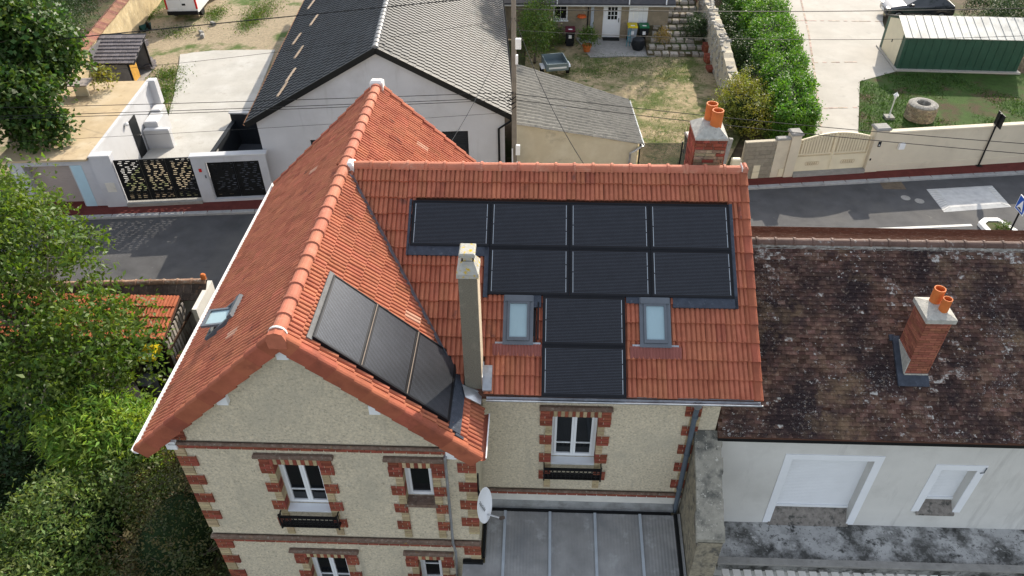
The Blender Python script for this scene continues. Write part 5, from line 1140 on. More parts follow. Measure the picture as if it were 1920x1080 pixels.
# ------------------------------------------------------------------ van, wheelbarrow
van = thing('white_van', 'white panel van seen from behind on the gravel yard', 'van', (-23.3, 51.5, 0)); vf = frame((-23.35, 48.75, 0), R(4))
m_van = mat('white_van_paint', (.75, .75, .74), .3, .04, 1, coat=.4)
mb = MB(vf); secs = []
for y, w_, z0, z1 in ((0.0, .98, .55, 2.3), (.12, 1.0, .5, 2.4), (3.6, 1.0, .5, 2.4), (4.4, .98, .5, 2.2), (5.2, .95, .5, 1.3), (5.6, .85, .55, 1.0)): secs.append([(-w_, y, z0), (-w_, y, z1 * .6), (-w_ * .93, y, z1 - .08), (-w_ * .8, y, z1), (w_ * .8, y, z1), (w_ * .93, y, z1 - .08), (w_, y, z1 * .6), (w_, y, z0)])
loft(mb, [s[::-1] for s in secs]); mb.build('body', m_van, van, smooth=True)
for s_ in (-1, 1):
    mb = MB(vf); mb.box(*sorted((s_ * .03, s_ * .9)), -.03, -.0, .62, 2.15); do = mb.build('rear_door', m_van, van)
    mb = MB(vf); mb.box(*sorted((s_ * .9, s_ * 1.0)), -.05, .05, .75, 1.55); mb.build('tail_light', m_red, van)
    mb = MB(vf); mb.box(*sorted((s_ * .12, s_ * .75)), -.036, -.031, 1.35, 2.0); mb.build('rear_window', m_glassy, do)
    mb = MB(vf @ Matrix.Translation((s_ * .85, .95, .35)) @ Matrix.Rotation(R(90), 4, 'Y')); mb.lathe((0, 0, 0), [(.01, -.11), (.34, -.11), (.36, -.06), (.36, .06), (.34, .11), (.01, .11)], 18); mb.build('wheel', m_rubber, van)
    mb = MB(vf @ Matrix.Translation((s_ * .85, 4.4, .35)) @ Matrix.Rotation(R(90), 4, 'Y')); mb.lathe((0, 0, 0), [(.01, -.11), (.34, -.11), (.36, -.06), (.36, .06), (.34, .11), (.01, .11)], 18); mb.build('wheel', m_rubber, van)
mb = MB(vf); mb.box(-.98, .98, -.12, .1, .4, .62); mb.build('bumper', m_rubber, van); mb = MB(vf); mb.box(.06, .28, -.045, -.031, .98, 1.1); mb.build('door_handle', m_black, van)
mb = MB(vf); mb.box(-.8, -.28, -.04, -.0305, .72, .84); mb.build('number_plate', m_whitemetal, van)
wb = thing('green_wheelbarrow', 'green wheelbarrow tipped up against the yellow stone wall', 'wheelbarrow', (-25.0, 46.9, 0))
bf = frame((-25.0, 46.9, .12), R(50)) @ Matrix.Scale(1.25, 4) @ Matrix.Rotation(R(-58), 4, 'X'); m_wbg = mat('green_tray', (.02, .07, .06), .5, .1, 3)
mb = MB(bf); mb.add([(-.32, 0, .35), (.32, 0, .35), (.32, 1.0, .35), (-.32, 1.0, .35), (-.2, .15, .08), (.2, .15, .08), (.2, .8, .08), (-.2, .8, .08)], [(4, 5, 6, 7), (0, 1, 5, 4), (1, 2, 6, 5), (2, 3, 7, 6), (3, 0, 4, 7)]); mb.build('tray', m_wbg, wb)
for s_ in (-1, 1): mb = MB(bf); mb.tube([(s_ * .1, -.15, .05), (s_ * .25, .8, .1), (s_ * .3, 1.55, .3)], .02, 6); mb.build('handle', m_black, wb)
mb = MB(bf @ Matrix.Translation((0, -.18, .05)) @ Matrix.Rotation(R(90), 4, 'Y')); mb.lathe((0, 0, 0), [(.05, -.04), (.18, -.04), (.2, 0), (.18, .04), (.05, .04)], 14); mb.build('wheel', m_rubber, wb)
mb = MB(); p, q = G(265, 64), G(287, 69); mb.tube([p + Vector((0, 0, .04)), q + Vector((0, 0, .04))], .025, 6); solo(mb, 'wooden_pole', m_wood, 'short wooden pole lying on gravel below the wheelbarrow', 'pole', p)
for x, y in ((378, 62), (380, 68), (400, 45)): p = G(x, y); mb = MB(frame(p, random.uniform(0, 3))); mb.cb(-.2, .2, -.1, .12, -.05, .16, .04); solo(mb, 'concrete_lump', m_conc, 'grey concrete lump lying on the gravel yard', 'rubble', p, 'loose lumps on the gravel')
car((-33.0, 52.5, 0), R(60), m_silver, 'silver car half hidden by trees behind the stone boundary wall')

# ------------------------------------------------------------------ beige annex
an = thing('corrugated_annex', 'beige stained lean-to annex with grey corrugated roof beside the utility pole', 'annex', (1.7, 32, 0))
m_annex = mat('stained_beige_render', (.55, .49, .36), .92, .08, 1, layers=[((.63, .58, .45), .7, .5, .7), ((.30, .27, .21), .9, .60, .74), ((.14, .13, .11), 1.8, .70, .80)], bump=.3)
A = [Vector((-1.0, 29.35)), Vector((4.35, 29.9)), Vector((4.1, 34.2)), Vector((-1.25, 35.4))]; za, zb = 2.9, 1.72
mb = MB(); mb.poly([(*A[0], -.1), (*A[1], -.1), (*A[1], zb - .08), (*A[0], za - .08)]); mb.poly([(*A[1], -.1), (*A[2], -.1), (*A[2], zb - .08), (*A[1], zb - .08)]); mb.poly([(*A[2], -.1), (*A[3], -.1), (*A[3], za - .08), (*A[2], zb - .08)]); mb.build('wall', m_annex, an)
m_fc = mat('grey_fibre_cement', (.15, .145, .13), .9, .2, 6, rand=.1, layers=[((.09, .09, .085), 4, .52, .68), ((.27, .26, .24), 14, .6, .68), ((.13, .14, .17), .9, .66, .72)], bump=.6)
# sheets: corrugations run down the slope (+x)
def bil(u, v): p = A[0].lerp(A[1], u).lerp(A[3].lerp(A[2], u), v); return Vector((p.x, p.y, za + (zb - za) * u))
nu, nv = 5, 5
for iu in range(nu):
    for iv in range(nv):
        s = MB(); u0, u1 = -.01 + 1.03 * iu / nu, -.01 + 1.03 * (iu + 1) / nu + .015; v0, v1 = -.03 + 1.05 * iv / nv, -.03 + 1.05 * (iv + 1) / nv; n = 8; vs = []
        for k in range(n + 1):
            v = v0 + (v1 - v0) * k / n; dz = (.04 if k % 2 else 0)
            vs += [bil(u0, v) + Vector((0, 0, dz - .012)), bil(u1, v) + Vector((0, 0, dz + .012))]
        s.add(vs, [(2 * k, 2 * k + 1, 2 * k + 3, 2 * k + 2) for k in range(n)]); s.build('roof_sheet', m_fc, an)
mb = MB(); half(mb, bil(1.04, -.03) - Vector((0, 0, .04)), bil(1.04, 1.02) - Vector((0, 0, .04)), .06); mb.build('gutter', m_zinc, an)
mb = MB(); p = bil(1.03, -.02); mb.tube([p - Vector((0, 0, .1)), p + Vector((-.3, -.1, -.3)), p + Vector((-.5, -.12, -.4)), Vector((p.x - .5, p.y - .12, 0))], .05, 8); mb.build('downpipe', m_zinc, an)
# ------------------------------------------------------------------ utility pole and cables
up = thing('utility_pole', 'tall concrete utility pole with white boxes between grey house and annex', 'utility pole', (-1.05, 28.48, 0))
mb = MB(); mb.add([(-1.15, 28.38, 0), (-.93, 28.38, 0), (-.93, 28.64, 0), (-1.15, 28.64, 0), (-1.13, 28.43, 10), (-.97, 28.43, 10), (-.97, 28.63, 10), (-1.13, 28.63, 10)], [(0, 1, 5, 4), (1, 2, 6, 5), (2, 3, 7, 6), (3, 0, 4, 7), (4, 5, 6, 7)]); mb.build('pole', mat('brown_concrete', (.21, .185, .155), .9, .15, 3), up)
for z0, z1, w_ in ((6.55, 6.95, .11), (5.95, 6.3, .05), (1.95, 2.4, .09)): mb = MB(); mb.cb(-.98, -.98 + w_ * 2, 28.23, 28.38, z0, z1, .02); mb.build('junction_box', m_whitemetal, up)
mb = MB(); mb.tube([(-1.12, 28.34, 0), (-1.12, 28.34, 2.2)], .03, 6); mb.tube([(-.92, 28.34, 0), (-.92, 28.34, 1.6)], .025, 6); mb.build('conduit', m_whitemetal, up)
for z in (4.3, 4.5, 4.72): mb = MB(); mb.tube([(-1.05, 28.33, z), (-1.3, 28.23, z - .1), (-1.15, 28.18, z - .25), (-.95, 28.23, z - .1)], .02, 5); mb.build('cable_clamp', m_black, up)
def cable(p, q, sag, r, label, m=None):
    p, q = Vector(p), Vector(q); n = 20; mb = MB(); mb.tube([p.lerp(q, i / n) - Vector((0, 0, 4 * sag * (i / n) * (1 - i / n))) for i in range(n + 1)], r, 5); solo(mb, 'overhead_cable', m or m_black, label, 'cable', p)
PT = Vector((-1.05, 28.36, 4.25))
cL = lambda y: Vector((-42, 24.0, 0)) + Vector((0, 0, 0))
for (xl, yl), z0, lb in (((150, 193), 4.72, 'highest of the thin cables along the grey house front'), ((150, 208), 4.5, 'middle thin cable along the grey house front'), ((150, 213), 4.4, 'lower thin cable along the grey house front')):
    e = atY(xl, yl, 25.9); s_ = Vector((-1.1, 28.38, z0)); cable(s_, s_ + (e - s_) * 2.0, .12, .012, lb)
e = atY(300, 247, 26.8); s_ = Vector((-1.1, 28.38, 3.85)); cable(s_, s_ + (e - s_) * 2.0, .1, .007, 'lowest thinnest cable crossing the grey house front')
cable(atY(0, 112, 30.5) * 1.0 + Vector((-12, 0, -.6)), atY(1000, -14, 30.5), .0, .022, 'thick dark cable crossing above the gravel yard and black roof')
cable(atY(-10, 148, 33), atY(945, 38, 29.3), .25, .008, 'thin cable sagging over the pale drive to the pole')
for (xr, yr), z0, lb in (((1925, 262), 4.65, 'upper cable running from the pole past the brick chimney'), ((1925, 281), 4.4, 'lower cable running from the pole past the brick chimney')):
    e = atY(xr, yr, 24.5); s_ = Vector((-1.0, 28.38, z0)); cable(s_, s_ + (e - s_) * 1.3, .22, .014, lb)
cable(Vector((-1, 28.48, 8.0)), atY(2000, 10, 30) + Vector((2, 0, 0)), .15, .016, 'topmost cable above the hedge and driveway')
cable(Vector((-1, 28.48, 7.2)), atY(2000, 58, 30) + Vector((2, 0, 0)), .35, .010, 'second thin cable above the hedge and metal shed')
cable((-1.0, 28.38, 7.7), (1.6, 18.3, 6.8), .5, .012, 'service cable dropping from the pole to the red roofed house')
cable((-1.1, 28.38, 7.7), (-3.4, 18.6, 6.4), .5, .010, 'thin service cable from the pole to the gable wing')

# ------------------------------------------------------------------ cottage, terrace things
ct_ = thing('stone_cottage', 'low old cottage with white door and shutters behind the dry lawn', 'cottage', (3.6, 47, 0)); CY = 46.3
m_cot = mat('old_cottage_render', (.27, .225, .16), .95, .15, 2, layers=[((.36, .30, .21), 1, .5, .7), ((.15, .13, .10), 2, .6, .75)], bump=.6)
mb = MB(Matrix.Translation((0, CY, 0))); mb.wall(-3, 7.7, -.1, 2.3, ((.72, 1.6, 1.1, 2.0), (3.75, 4.85, 0, 2.08), (5.3, 6.45, .95, 2.08)), .2); mb.M = I4; mb.poly([(7.7, CY, -.1), (7.7, CY + 5, -.1), (7.7, CY + 5, 2.3), (7.7, CY, 2.3)]); mb.build('wall', m_cot, ct_)
mb = MB(); mb.slab([(-3.2, CY - .35, 2.12), (8.0, CY - .35, 2.12), (8.0, CY + 5, 4.6), (-3.2, CY + 5, 4.6)], (0, 0, .1)); ro = mb.build('roof', mat('dark_slate', (.06, .06, .065), .7, .2, 4), ct_)
mb = MB(); half(mb, (-3.2, CY - .4, 2.12), (8.0, CY - .4, 2.12), .07); mb.build('gutter', m_plaster, ct_)
for x in (.9, 5.2, 7.4): mb = MB(); mb.box(x, x + .06, CY - .46, CY - .3, 2.2, 2.6); mb.build('roof_bracket', m_whitemetal, ct_)
mb = MB(); mb.box(3.75, 4.85, CY + .1, CY + .15, .0, 2.08); do = mb.build('door', m_white, ct_)
for i in range(3):
    for j in range(3): p = MB(); x = 4.05 + .2 * i; z = 1.12 + .26 * j; p.box(x, x + .16, CY + .085, CY + .099, z, z + .22); p.build('pane', m_glass, do)
mb = MB(); mb.box(4.7, 4.74, CY + .06, CY + .099, .95, 1.2); mb.build('handle', m_black, do)
mb = MB(); mb.box(.72, 1.6, CY + .05, CY + .1, 1.1, 2.0); wo = mb.build('window_frame', m_white, ct_)
for i in range(2): p = MB(); x = .8 + .38 * i; p.box(x, x + .33, CY + .035, CY + .049, 1.2, 1.93); p.build('pane', m_glass, wo)
for k in range(5): p = MB(); x = .85 + .15 * k; p.box(x - .01, x + .01, CY - .02, CY + .01, 1.1, 2.0); p.build('window_bar', m_iron, wo)
mb = MB(); mb.box(.68, 1.64, CY - .06, CY + .04, 1.02, 1.1); mb.build('window_sill', m_white, wo)
for i in range(4): mb = MB(); mb.box(5.3 + .29 * i, 5.58 + .29 * i, CY + .02, CY + .05, .95, 2.08); mb.build('shutter_board', m_white, ct_)
mb = MB(); mb.box(3.0, 3.18, CY - .12, CY - .005, .3, 2.1); mb.build('door_post', m_pvbar, ct_); mb = MB(); mb.box(2.8, 2.86, CY - .06, CY - .005, .6, 2.1); mb.build('cable_duct', m_black, ct_)
mb = MB(); mb.box(3.8, 4.8, CY - .45, CY - .02, -.0, .06); mb.build('doormat', m_rubber, ct_)
def bin_(loc, body, lid, label, grp=None, rz=0., s=1.):
    o = thing('wheelie_bin', label, 'bin', loc, grp); M = frame(loc, rz); mb = MB(M)
    mb.add([(-.22 * s, -.25 * s, .06), (.22 * s, -.25 * s, .06), (.22 * s, .25 * s, .06), (-.22 * s, .25 * s, .06), (-.28 * s, -.33 * s, .95 * s), (.28 * s, -.33 * s, .95 * s), (.28 * s, .36 * s, .95 * s), (-.28 * s, .36 * s, .95 * s)], [(0, 3, 2, 1), (0, 1, 5, 4), (1, 2, 6, 5), (2, 3, 7, 6), (3, 0, 4, 7)]); mb.build('body', body, o)
    mb = MB(M); mb.cb(-.3 * s, .3 * s, -.36 * s, .38 * s, .95 * s, 1.05 * s, .04); mb.build('lid', lid, o); mb = MB(M); mb.box(-.12, .12, -.24, -.1, 1.05 * s, 1.053 * s); mb.build('sticker', m_whitemetal, o)
    mb = MB(M); mb.box(-.09, .09, -.335 * s, -.31 * s, .55 * s, .75 * s); mb.build('label_sticker', m_whitemetal, o)
    for s_ in (-1, 1): mb = MB(M @ Matrix.Translation((s_ * .24, .3, .1)) @ Matrix.Rotation(R(90), 4, 'Y')); mb.lathe((0, 0, 0), [(.01, -.03), (.1, -.03), (.1, .03), (.01, .03)], 10); mb.build('wheel', m_rubber, o)
m_binblk = mat('dark_bin', (.018, .02, .024), .55, .1, 3); m_bingry = mat('grey_bin', (.30, .34, .38), .55, .1, 3); m_yel = mat('yellow_lid', (.65, .50, .02), .5, .05, 2); m_grn = mat('green_lid', (.02, .14, .06), .5, .05, 2); m_mar = mat('maroon_lid', (.10, .015, .03), .5, .05, 2); m_bingr2 = mat('charcoal_bin', (.06, .065, .07), .55, .1, 3)
bin_((5.52, 45.75, 0), m_bingry, m_yel, 'grey wheelie bin with yellow lid right of the cottage door'); bin_((6.22, 45.75, 0), m_binblk, m_grn, 'black wheelie bin with green lid below the cottage shutters'); bin_((1.75, 45.2, -.05), m_binblk, m_mar, 'black wheelie bin with maroon lid under the cottage window'); bin_((7.15, 31.9, -.05), m_bingr2, mat('pale_lid', (.42, .36, .33), .5, .1, 2), 'charcoal wheelie bin with pale lid behind the mesh fence', rz=.2, s=1.05)
mb = MB(); c = G(1208, 92); mb.lathe((c.x - .4, c.y, 0), [(.01, .0), (.3, 0), (.42, .3), (.35, .6), (.1, .72), (.0, .72)], 14); solo(mb, 'black_sack', m_binblk, 'bulging black refuse sack at the foot of the steps', 'sack', (c.x - .4, c.y, 0), smooth=True)
mb = MB(); mb.tube([(5.3, 45.3, 1.02), (5.15, 44.9, .02)], .02, 6); mb.tube([(5.4, 45.32, 1.0), (5.35, 44.95, .02)], .02, 6); mb.tube([(5.25, 45.1, .5), (5.36, 45.12, .5)], .015, 6); solo(mb, 'folding_frame', mat('teal_metal', (.02, .18, .22), .5, .1, 2), 'teal folded metal frame leaning on the grey bin', 'frame', (5.25, 45.1, 0))
mb = MB(); mb.lathe((2.45, CY - .12, 1.35), [(.01, .12), (.22, .1), (.3, 0), (.22, -.05), (.01, -.02)], 12); solo(mb, 'orange_basin', mat('orange_plastic', (.6, .12, .03), .4, .1, 2), 'orange plastic basin hung on the cottage wall', 'basin', (2.45, CY - .12, 1.3))
po = thing('potted_shrub', 'bushy plant in a round terracotta pot on the terrace edge', 'potted plant', (2.75, 44.2, 0)); mb = MB(); mb.lathe((2.75, 44.2, 0), [(.01, 0), (.18, .0), (.27, .34), (.3, .34), (.3, .4), (.25, .4), (.22, .32), (.01, .32)], 16); mb.build('pot', m_pot, po)
# trailer
tr = thing('car_trailer', 'small grey open box trailer parked behind the annex', 'trailer', (.85, 40.9, 0)); tf = frame((.8, 40.9, 0), R(12)); m_trl = mat('grey_trailer', (.20, .25, .27), .45, .1, 2, metal=.4)
mb = MB(tf); 
for q in ((-.62, .62, -.75, -.71), (-.62, .62, .71, .75)): mb.box(q[0], q[1], q[2], q[3], .5, .9)
mb.box(-.62, -.58, -.71, .71, .5, .9); mb.box(.58, .62, -.71, .71, .5, .9); mb.box(-.58, .58, -.71, .71, .5, .53); mb.build('box', m_trl, tr)
mb = MB(tf); mb.box(-.5, .5, -.755, -.751, .62, .72); mb.build('reflective_strip', m_whitemetal, tr)
for s_ in (-1, 1):
    mb = MB(tf @ Matrix.Translation((s_ * .74, 0, .27)) @ Matrix.Rotation(R(90), 4, 'Y')); mb.lathe((0, 0, 0), [(.01, -.07), (.27, -.07), (.27, .07), (.01, .07)], 16); mb.build('wheel', m_rubber, tr)
    mb = MB(tf); mb.slab([(s_ * .64, .36, .5), (s_ * .64, .25, .6), (s_ * .64, -.25, .6), (s_ * .64, -.36, .5)], (s_ * .2, 0, 0)); mb.build('mudguard', m_whitemetal, tr)
mb = MB(tf); mb.tube([(0, .75, .48), (0, 1.6, .45)], .03, 6); mb.build('drawbar', m_chrome, tr)
# steps of stone
sp_ = thing('stone_steps', 'overgrown rubble stone garden steps climbing beside the cottage', 'steps', (7.9, 45, 0)); m_stp = mat('pale_step_stone', (.33, .30, .26), .95, .2, 8, rand=.28, hue=.01, layers=[((.13, .12, .09), 5, .54, .68)], bump=1., bscale=14)
ss = []
for r in range(9):
    y = 43.55 + .62 * r; z = .0 + .17 * r; x = 6.35 + .12 * r
    while x < 9.5 - .02 * r:
        l = random.uniform(.35, .62); t = MB(); t.cb(0, l - .07, 0, .42 + random.uniform(-.08, .08), 0, .17 + random.uniform(-.02, .02), .035); ss.append((t, Matrix.Translation((x, y + random.uniform(-.05, .05), z - .03)) @ Matrix.Rotation(random.gauss(0, .06), 4, 'Z'), m_stp)); x += l
mb = MB()
for r in range(9): mb.box(6.3, 9.7, 43.6 + .62 * r, 43.6 + .62 * (r + 1), -.1, .12 + .17 * r)
mb.build('step_core', m_ground, sp_); pieces(ss, 'stone', sp_)
# rubble wall right of the steps
rw2 = thing('rubble_garden_wall', 'grey rubble stone wall with broken top between the lawn and hedge', 'wall', (10.1, 42, 0))
m_rw2 = mat('grey_rubble', (.36, .34, .30), .95, .25, 5, rand=.25, layers=[((.2, .19, .17), 3, .52, .68), ((.46, .44, .40), 9, .58, .7)], bump=1., bscale=10)
q0, q1 = Vector((10.05, 36.4, 0)), Vector((10.5, 52, 0)); rf = frame(q0, math.atan2(q1.y - q0.y, q1.x - q0.x))
mb = MB(rf); n = 40; hts = [1.5 + .5 * min(1, i / 12) + random.uniform(-.06, .06) for i in range(n + 1)]
for i in range(n): L0, L1 = 15.6 * i / n, 15.6 * (i + 1) / n; mb.slab([(L0, .42, 0), (L0, .42, hts[i]), (L1, .42, hts[i + 1]), (L1, .42, 0)], (0, -.5, 0))
mb.build('core', m_mortar, rw2); rs = []
for i in range(280):
    L = random.uniform(0, 15.4); hmax = hts[int(L / 15.6 * n)]; z = random.uniform(0, hmax - .1); t = MB(); s_ = random.uniform(.14, .3); t.cb(-s_ / 2, s_ / 2, -.1, .1, -s_ * .3, s_ * .3, .04)
    side = random.random()
    if side < .6: W_ = rf @ Matrix.Translation((L, .4, z)) @ Matrix.Rotation(R(-90) + random.gauss(0, .1), 4, 'X')
    else: W_ = rf @ Matrix.Translation((L, random.uniform(-.05, .4), hmax)) @ Matrix.Rotation(random.uniform(0, 3), 4, 'Z')
    rs.append((t, W_, m_rw2))
pieces(rs, 'stone', rw2, 300)
# stacked bricks
for i, (x, y, z) in enumerate(((1325, 100, 0), (1329, 115, 0), (1333, 131, 0))):
    p = G(x, y); o = thing('brick_stack', ('stack of red hollow bricks nearest the steps by the rubble wall', 'middle stack of red hollow bricks by the rubble wall', 'stack of red hollow bricks farthest from the steps by the rubble wall')[i], 'bricks', p, 'brick stacks by the rubble wall')
    M = frame(p, R(8)); hb = MB(); hb.cb(0, .5, 0, .2, 0, .19, .012); its = []
    for k in range(3 - i):
        for l in range(3): its.append((hb, M @ Matrix.Translation((-.25 + random.uniform(-.03, .03), -.33 + .22 * l, .195 * k)), m_brick))
    pieces(its, 'hollow_brick', o)
bp = thing('brick_planter', 'small brick planter at the top of the stone steps', 'planter', (9.3, 49.2, 1.2)); mb = MB(); mb.box(8.9, 9.8, 48.9, 49.4, 1.1, 1.7); mb.build('box', m_brick, bp); mb = MB(); mb.box(8.95, 9.75, 48.95, 49.35, 1.7, 1.78); mb.build('soil', m_ground, bp)
mb = MB(); c = G(1232, 62); mb.lathe((c.x, c.y, .3), [(.01, .5), (.3, .5), (.36, .25), (.3, 0), (.01, 0)], 14); solo(mb, 'rusty_drum', mat('rust', (.09, .045, .03), .9, .3, 6), 'rusty dark drum lying on the stone steps', 'drum', (c.x, c.y, .3))

# ------------------------------------------------------------------ left garden of the red roofed house
lw_ = thing('tile_topped_garden_wall', 'old garden wall with mossy tile coping along the road', 'wall', (-16, 19.6, 0)); m_gw = mat('old_garden_wall', (.40, .37, .32), .95, .2, 3, layers=[((.16, .14, .12), 2, .5, .66)], bump=.8)
lf_ = frame((-30, 18.15, 0), math.atan2(1.2, 19)); LLn = 18.95
mb = MB(lf_); mb.box(0, LLn, -.15, .2, 0, 1.75); mb.build('wall', m_gw, lw_)
m_moss = mat('mossy_tile', (.075, .055, .045), .95, .3, 6, rand=.3, layers=[((.2, .11, .07), 4, .56, .7), ((.26, .25, .23), 12, .64, .72)], bump=.8)
mt = MB(); mt.slab([(0, -.55, 0), (.24, -.55, 0), (.24, -.33, .13), (0, -.33, .13)], (0, 0, .025)); mt2 = MB(); mt2.slab([(0, -.35, .12), (.24, -.35, .12), (.24, .05, .36), (0, .05, .36)], (0, 0, .025)); mr = ridge_tmpl(.45, .11)
its = []
i = 0
while i * .25 < LLn:
    for t in (mt, mt2): its.append((t, lf_ @ Matrix.Translation((i * .25, random.uniform(-.01, .01), 1.7)), m_moss))
    i += 1
pieces(its, 'coping_tile', lw_); m_mr = mat('lichened_ridge', (.26, .16, .11), .9, .25, 8, rand=.25, layers=[((.42, .38, .32), 7, .55, .68)])
pieces([(mr, lf_ @ Matrix.Translation((LLn - .46 * k, .05, 2.05)) @ Matrix.Rotation(R(90), 4, 'Z'), m_mr) for k in range(41)], 'ridge_tile', lw_)
mb = MB(lf_); mb.lathe((LLn - .05, .05, 2.15), [(.09, 0), (.09, .15), (.05, .2), (.0, .2)], 10); mb.build('end_pot', m_pot, lw_)
# tiled lean-to against it
lt = thing('tiled_woodshed', 'little lean-to with bright orange roof tiles and slatted side under walnut tree', 'shed', (-13.5, 18.3, 0))
lp = plane((-19.2, 16.95, 1.62), (1, 0, 0), (0, 1.7, .38)); mb = MB(lp); mb.box(0, 7.5, 0, 1.7, -.08, -.02); ro = mb.build('roof', m_deck, lt); m_or = mat('orange_tile', (.36, .11, .055), .8, .2, 6, rand=.2, layers=[((.3, .16, .10), 6, .6, .72)], bump=.4); tO = tile_tmpl(.22, .42)
pieces([(tO, lp @ Matrix.Translation((.11 + .22 * c, .21 + .42 * r, 0)), m_or) for r in range(4) for c in range(34)], 'roof_tile', ro)
for x in (-19.1, -15.5, -11.8): mb = MB(); mb.box(x - .05, x + .05, 17.0, 17.1, 0, 1.55); mb.build('post', m_darkwood, lt)
for k in range(9): mb = MB(); y = 17.0 + .19 * k; mb.box(-11.72, -11.68, y, y + .11, .1, 1.5 + .03 * k); mb.build('side_slat', mat('weathered_slat', (.30, .27, .24), .9, .2, 6, rand=.3) if k == 0 else bpy.data.materials['weathered_slat'], lt)
for z in (.3, 1.1): mb = MB(); mb.box(-11.67, -11.63, 16.95, 18.8, z, z + .1); mb.build('rail', m_darkwood, lt)
bin_((-12.35, 17.0, 0), m_binblk, m_yel, 'dark bin with yellow lid under the orange tiled lean-to'); mb = MB(); mb.lathe((-12.25, 16.2, 0), [(.01, 0), (.26, 0), (.29, .55), (.3, .6), (.12, .64), (.01, .64)], 16); solo(mb, 'plastic_tub', m_bingr2, 'round dark plastic tub in front of the lean-to', 'tub', (-12.25, 16.2, 0), smooth=True)
be = thing('slatted_bench', 'brown slatted wooden bench beside the lean-to', 'bench', (-11.0, 17.6, 0)); bf = frame((-11.05, 17.5, 0), R(78)); m_bn = mat('bench_wood', (.26, .12, .06), .7, .2, 6, rand=.2)
for k in range(6): mb = MB(bf); mb.box(-.7, .7, -.25 + .085 * k, -.19 + .085 * k, .42, .45); mb.build('seat_slat', m_bn, be)
for k in range(5): mb = MB(bf); mb.box(-.7, .7, .28, .31, .5 + .085 * k, .56 + .085 * k); mb.build('back_slat', m_bn, be)
for x in (-.62, .58):
    for y, h in ((-.22, .42), (.3, .92)): mb = MB(bf); mb.box(x, x + .05, y - .03, y + .03, 0, h); mb.build('leg', m_bn, be)
gp = thing('street_gate', 'brown boarded garden gate beside the old wall end', 'gate', (-10.1, 19.9, 0)); 
for k in range(9): mb = MB(); x = -10.9 + .19 * k; mb.box(x, x + .17, 19.6, 19.64, .1, 1.6); mb.build('board', m_bn, gp)
mb = MB(); mb.box(-10.95, -9.15, 19.55, 19.599, 1.3, 1.4); mb.box(-10.95, -9.15, 19.55, 19.599, .3, .4); mb.build('gate_rail', m_bn, gp)
mb = MB(); mb.box(-11.15, -11.0, 18.1, 19.6, 0, 1.9); solo(mb, 'side_wall', m_plaster, 'short pale wall stub joining the old garden wall and gate', 'wall', (-11.1, 19.2, 0))
# tarp covered store
q = [G(x, y, .9) for x, y in ((188, 722), (245, 706), (290, 775), (215, 800))]; sr = thing('dark_flat_store', 'low dark felt covered store standing among garden shrubs', 'shed', (q[0] + q[2]) / 2 - Vector((0, 0, .9)))
mb = MB(); mb.slab(q[::-1], (0, 0, -.06)); mb.build('roof', mat('black_felt', (.03, .028, .028), .9, .3, 3, layers=[((.09, .07, .05), 2.5, .58, .7)], bump=.5), sr); mb = MB(); cq = sum(q, Vector()) / 4; w4 = [cq + (p - cq) * .94 - Vector((0, 0, .06)) for p in q]
mb.slab([Vector((p.x, p.y, .84)) for p in w4][::-1], (0, 0, -.84)); mb.build('wall', m_darkwood, sr)
# ------------------------------------------------------------------ plants
def leafmat(name, c, rand=.35, hue=.03, c2=None, lo=.5, hi=.7, sc=.8, tr=.35, rough=.5):
    return mat(name, c, rough, .2, 1.5, rand=rand, hue=hue, transl=tr, spec=.35, layers=([(c2, sc, lo, hi)] if c2 else []))
def leaves(P, out, L, Wd, up=.35, spread=1.0, droop=0.):
    n = len(P); d = rng.normal(size=(n, 3)) * spread + out * .6; d[:, 2] += -droop; d /= np.linalg.norm(d, axis=1)[:, None]
    nr = rng.normal(size=(n, 3)) * .8 + out * .5; nr[:, 2] += up * 2; s = np.cross(d, nr); s /= np.linalg.norm(s, axis=1)[:, None] + 1e-9; nn = np.cross(s, d)
    Ls = (L * rng.uniform(.65, 1.3, n))[:, None]; Ws = (Wd * rng.uniform(.7, 1.25, n))[:, None]
    a = P; b = P + d * Ls * .45 + s * Ws * .5 + nn * Ws * .18; c = P + d * Ls - nn * Ls * .12; e = P + d * Ls * .45 - s * Ws * .5 + nn * Ws * .18
    V = np.stack([a, b, c, e], 1).reshape(-1, 3); F4 = np.arange(4 * n).reshape(n, 4); return V, F4
def crown_pts(ells, twigs, per, sig, inner=.25, low=-.5, gap=0.):
    """twig clusters near the surface of ellipsoids"""
    wts = np.array([e[3] * e[4] + e[3] * e[5] for e in ells]); wts = wts / wts.sum(); Ps, Os = [], []
    for e, wt in zip(ells, wts):
        k = int(twigs * wt) + 1; c = np.array(e[:3]); r = np.array(e[3:6])
        u = rng.normal(size=(k * 3, 3)); u /= np.linalg.norm(u, axis=1)[:, None]; u = u[u[:, 2] > low][:k]
        lump = 1 + .16 * np.sin(u[:, 0] * 5 + c[0]) * np.sin(u[:, 1] * 6 + c[1] * 2) + .10 * np.sin(u[:, 2] * 9 + u[:, 0] * 7)
        rad = (1 - np.abs(rng.normal(size=len(u))) * inner) * lump; rad = np.clip(rad, .2, 1.25)
        t = c + u * r * rad[:, None]; out = u / r; out /= np.linalg.norm(out, axis=1)[:, None]
        for q, o in zip(t, out):
            m = max(3, int(per * rng.uniform(.5, 1.5))); Ps.append(q + rng.normal(size=(m, 3)) * sig * rng.uniform(.6, 1.3)); Os.append(np.repeat(o[None], m, 0))
    return np.concatenate(Ps), np.concatenate(Os)
m_bark = mat('bark', (.10, .08, .06), .95, .25, 6, bump=.8); m_barkl = mat('pale_bark', (.22, .19, .15), .9, .2, 6, bump=.6)
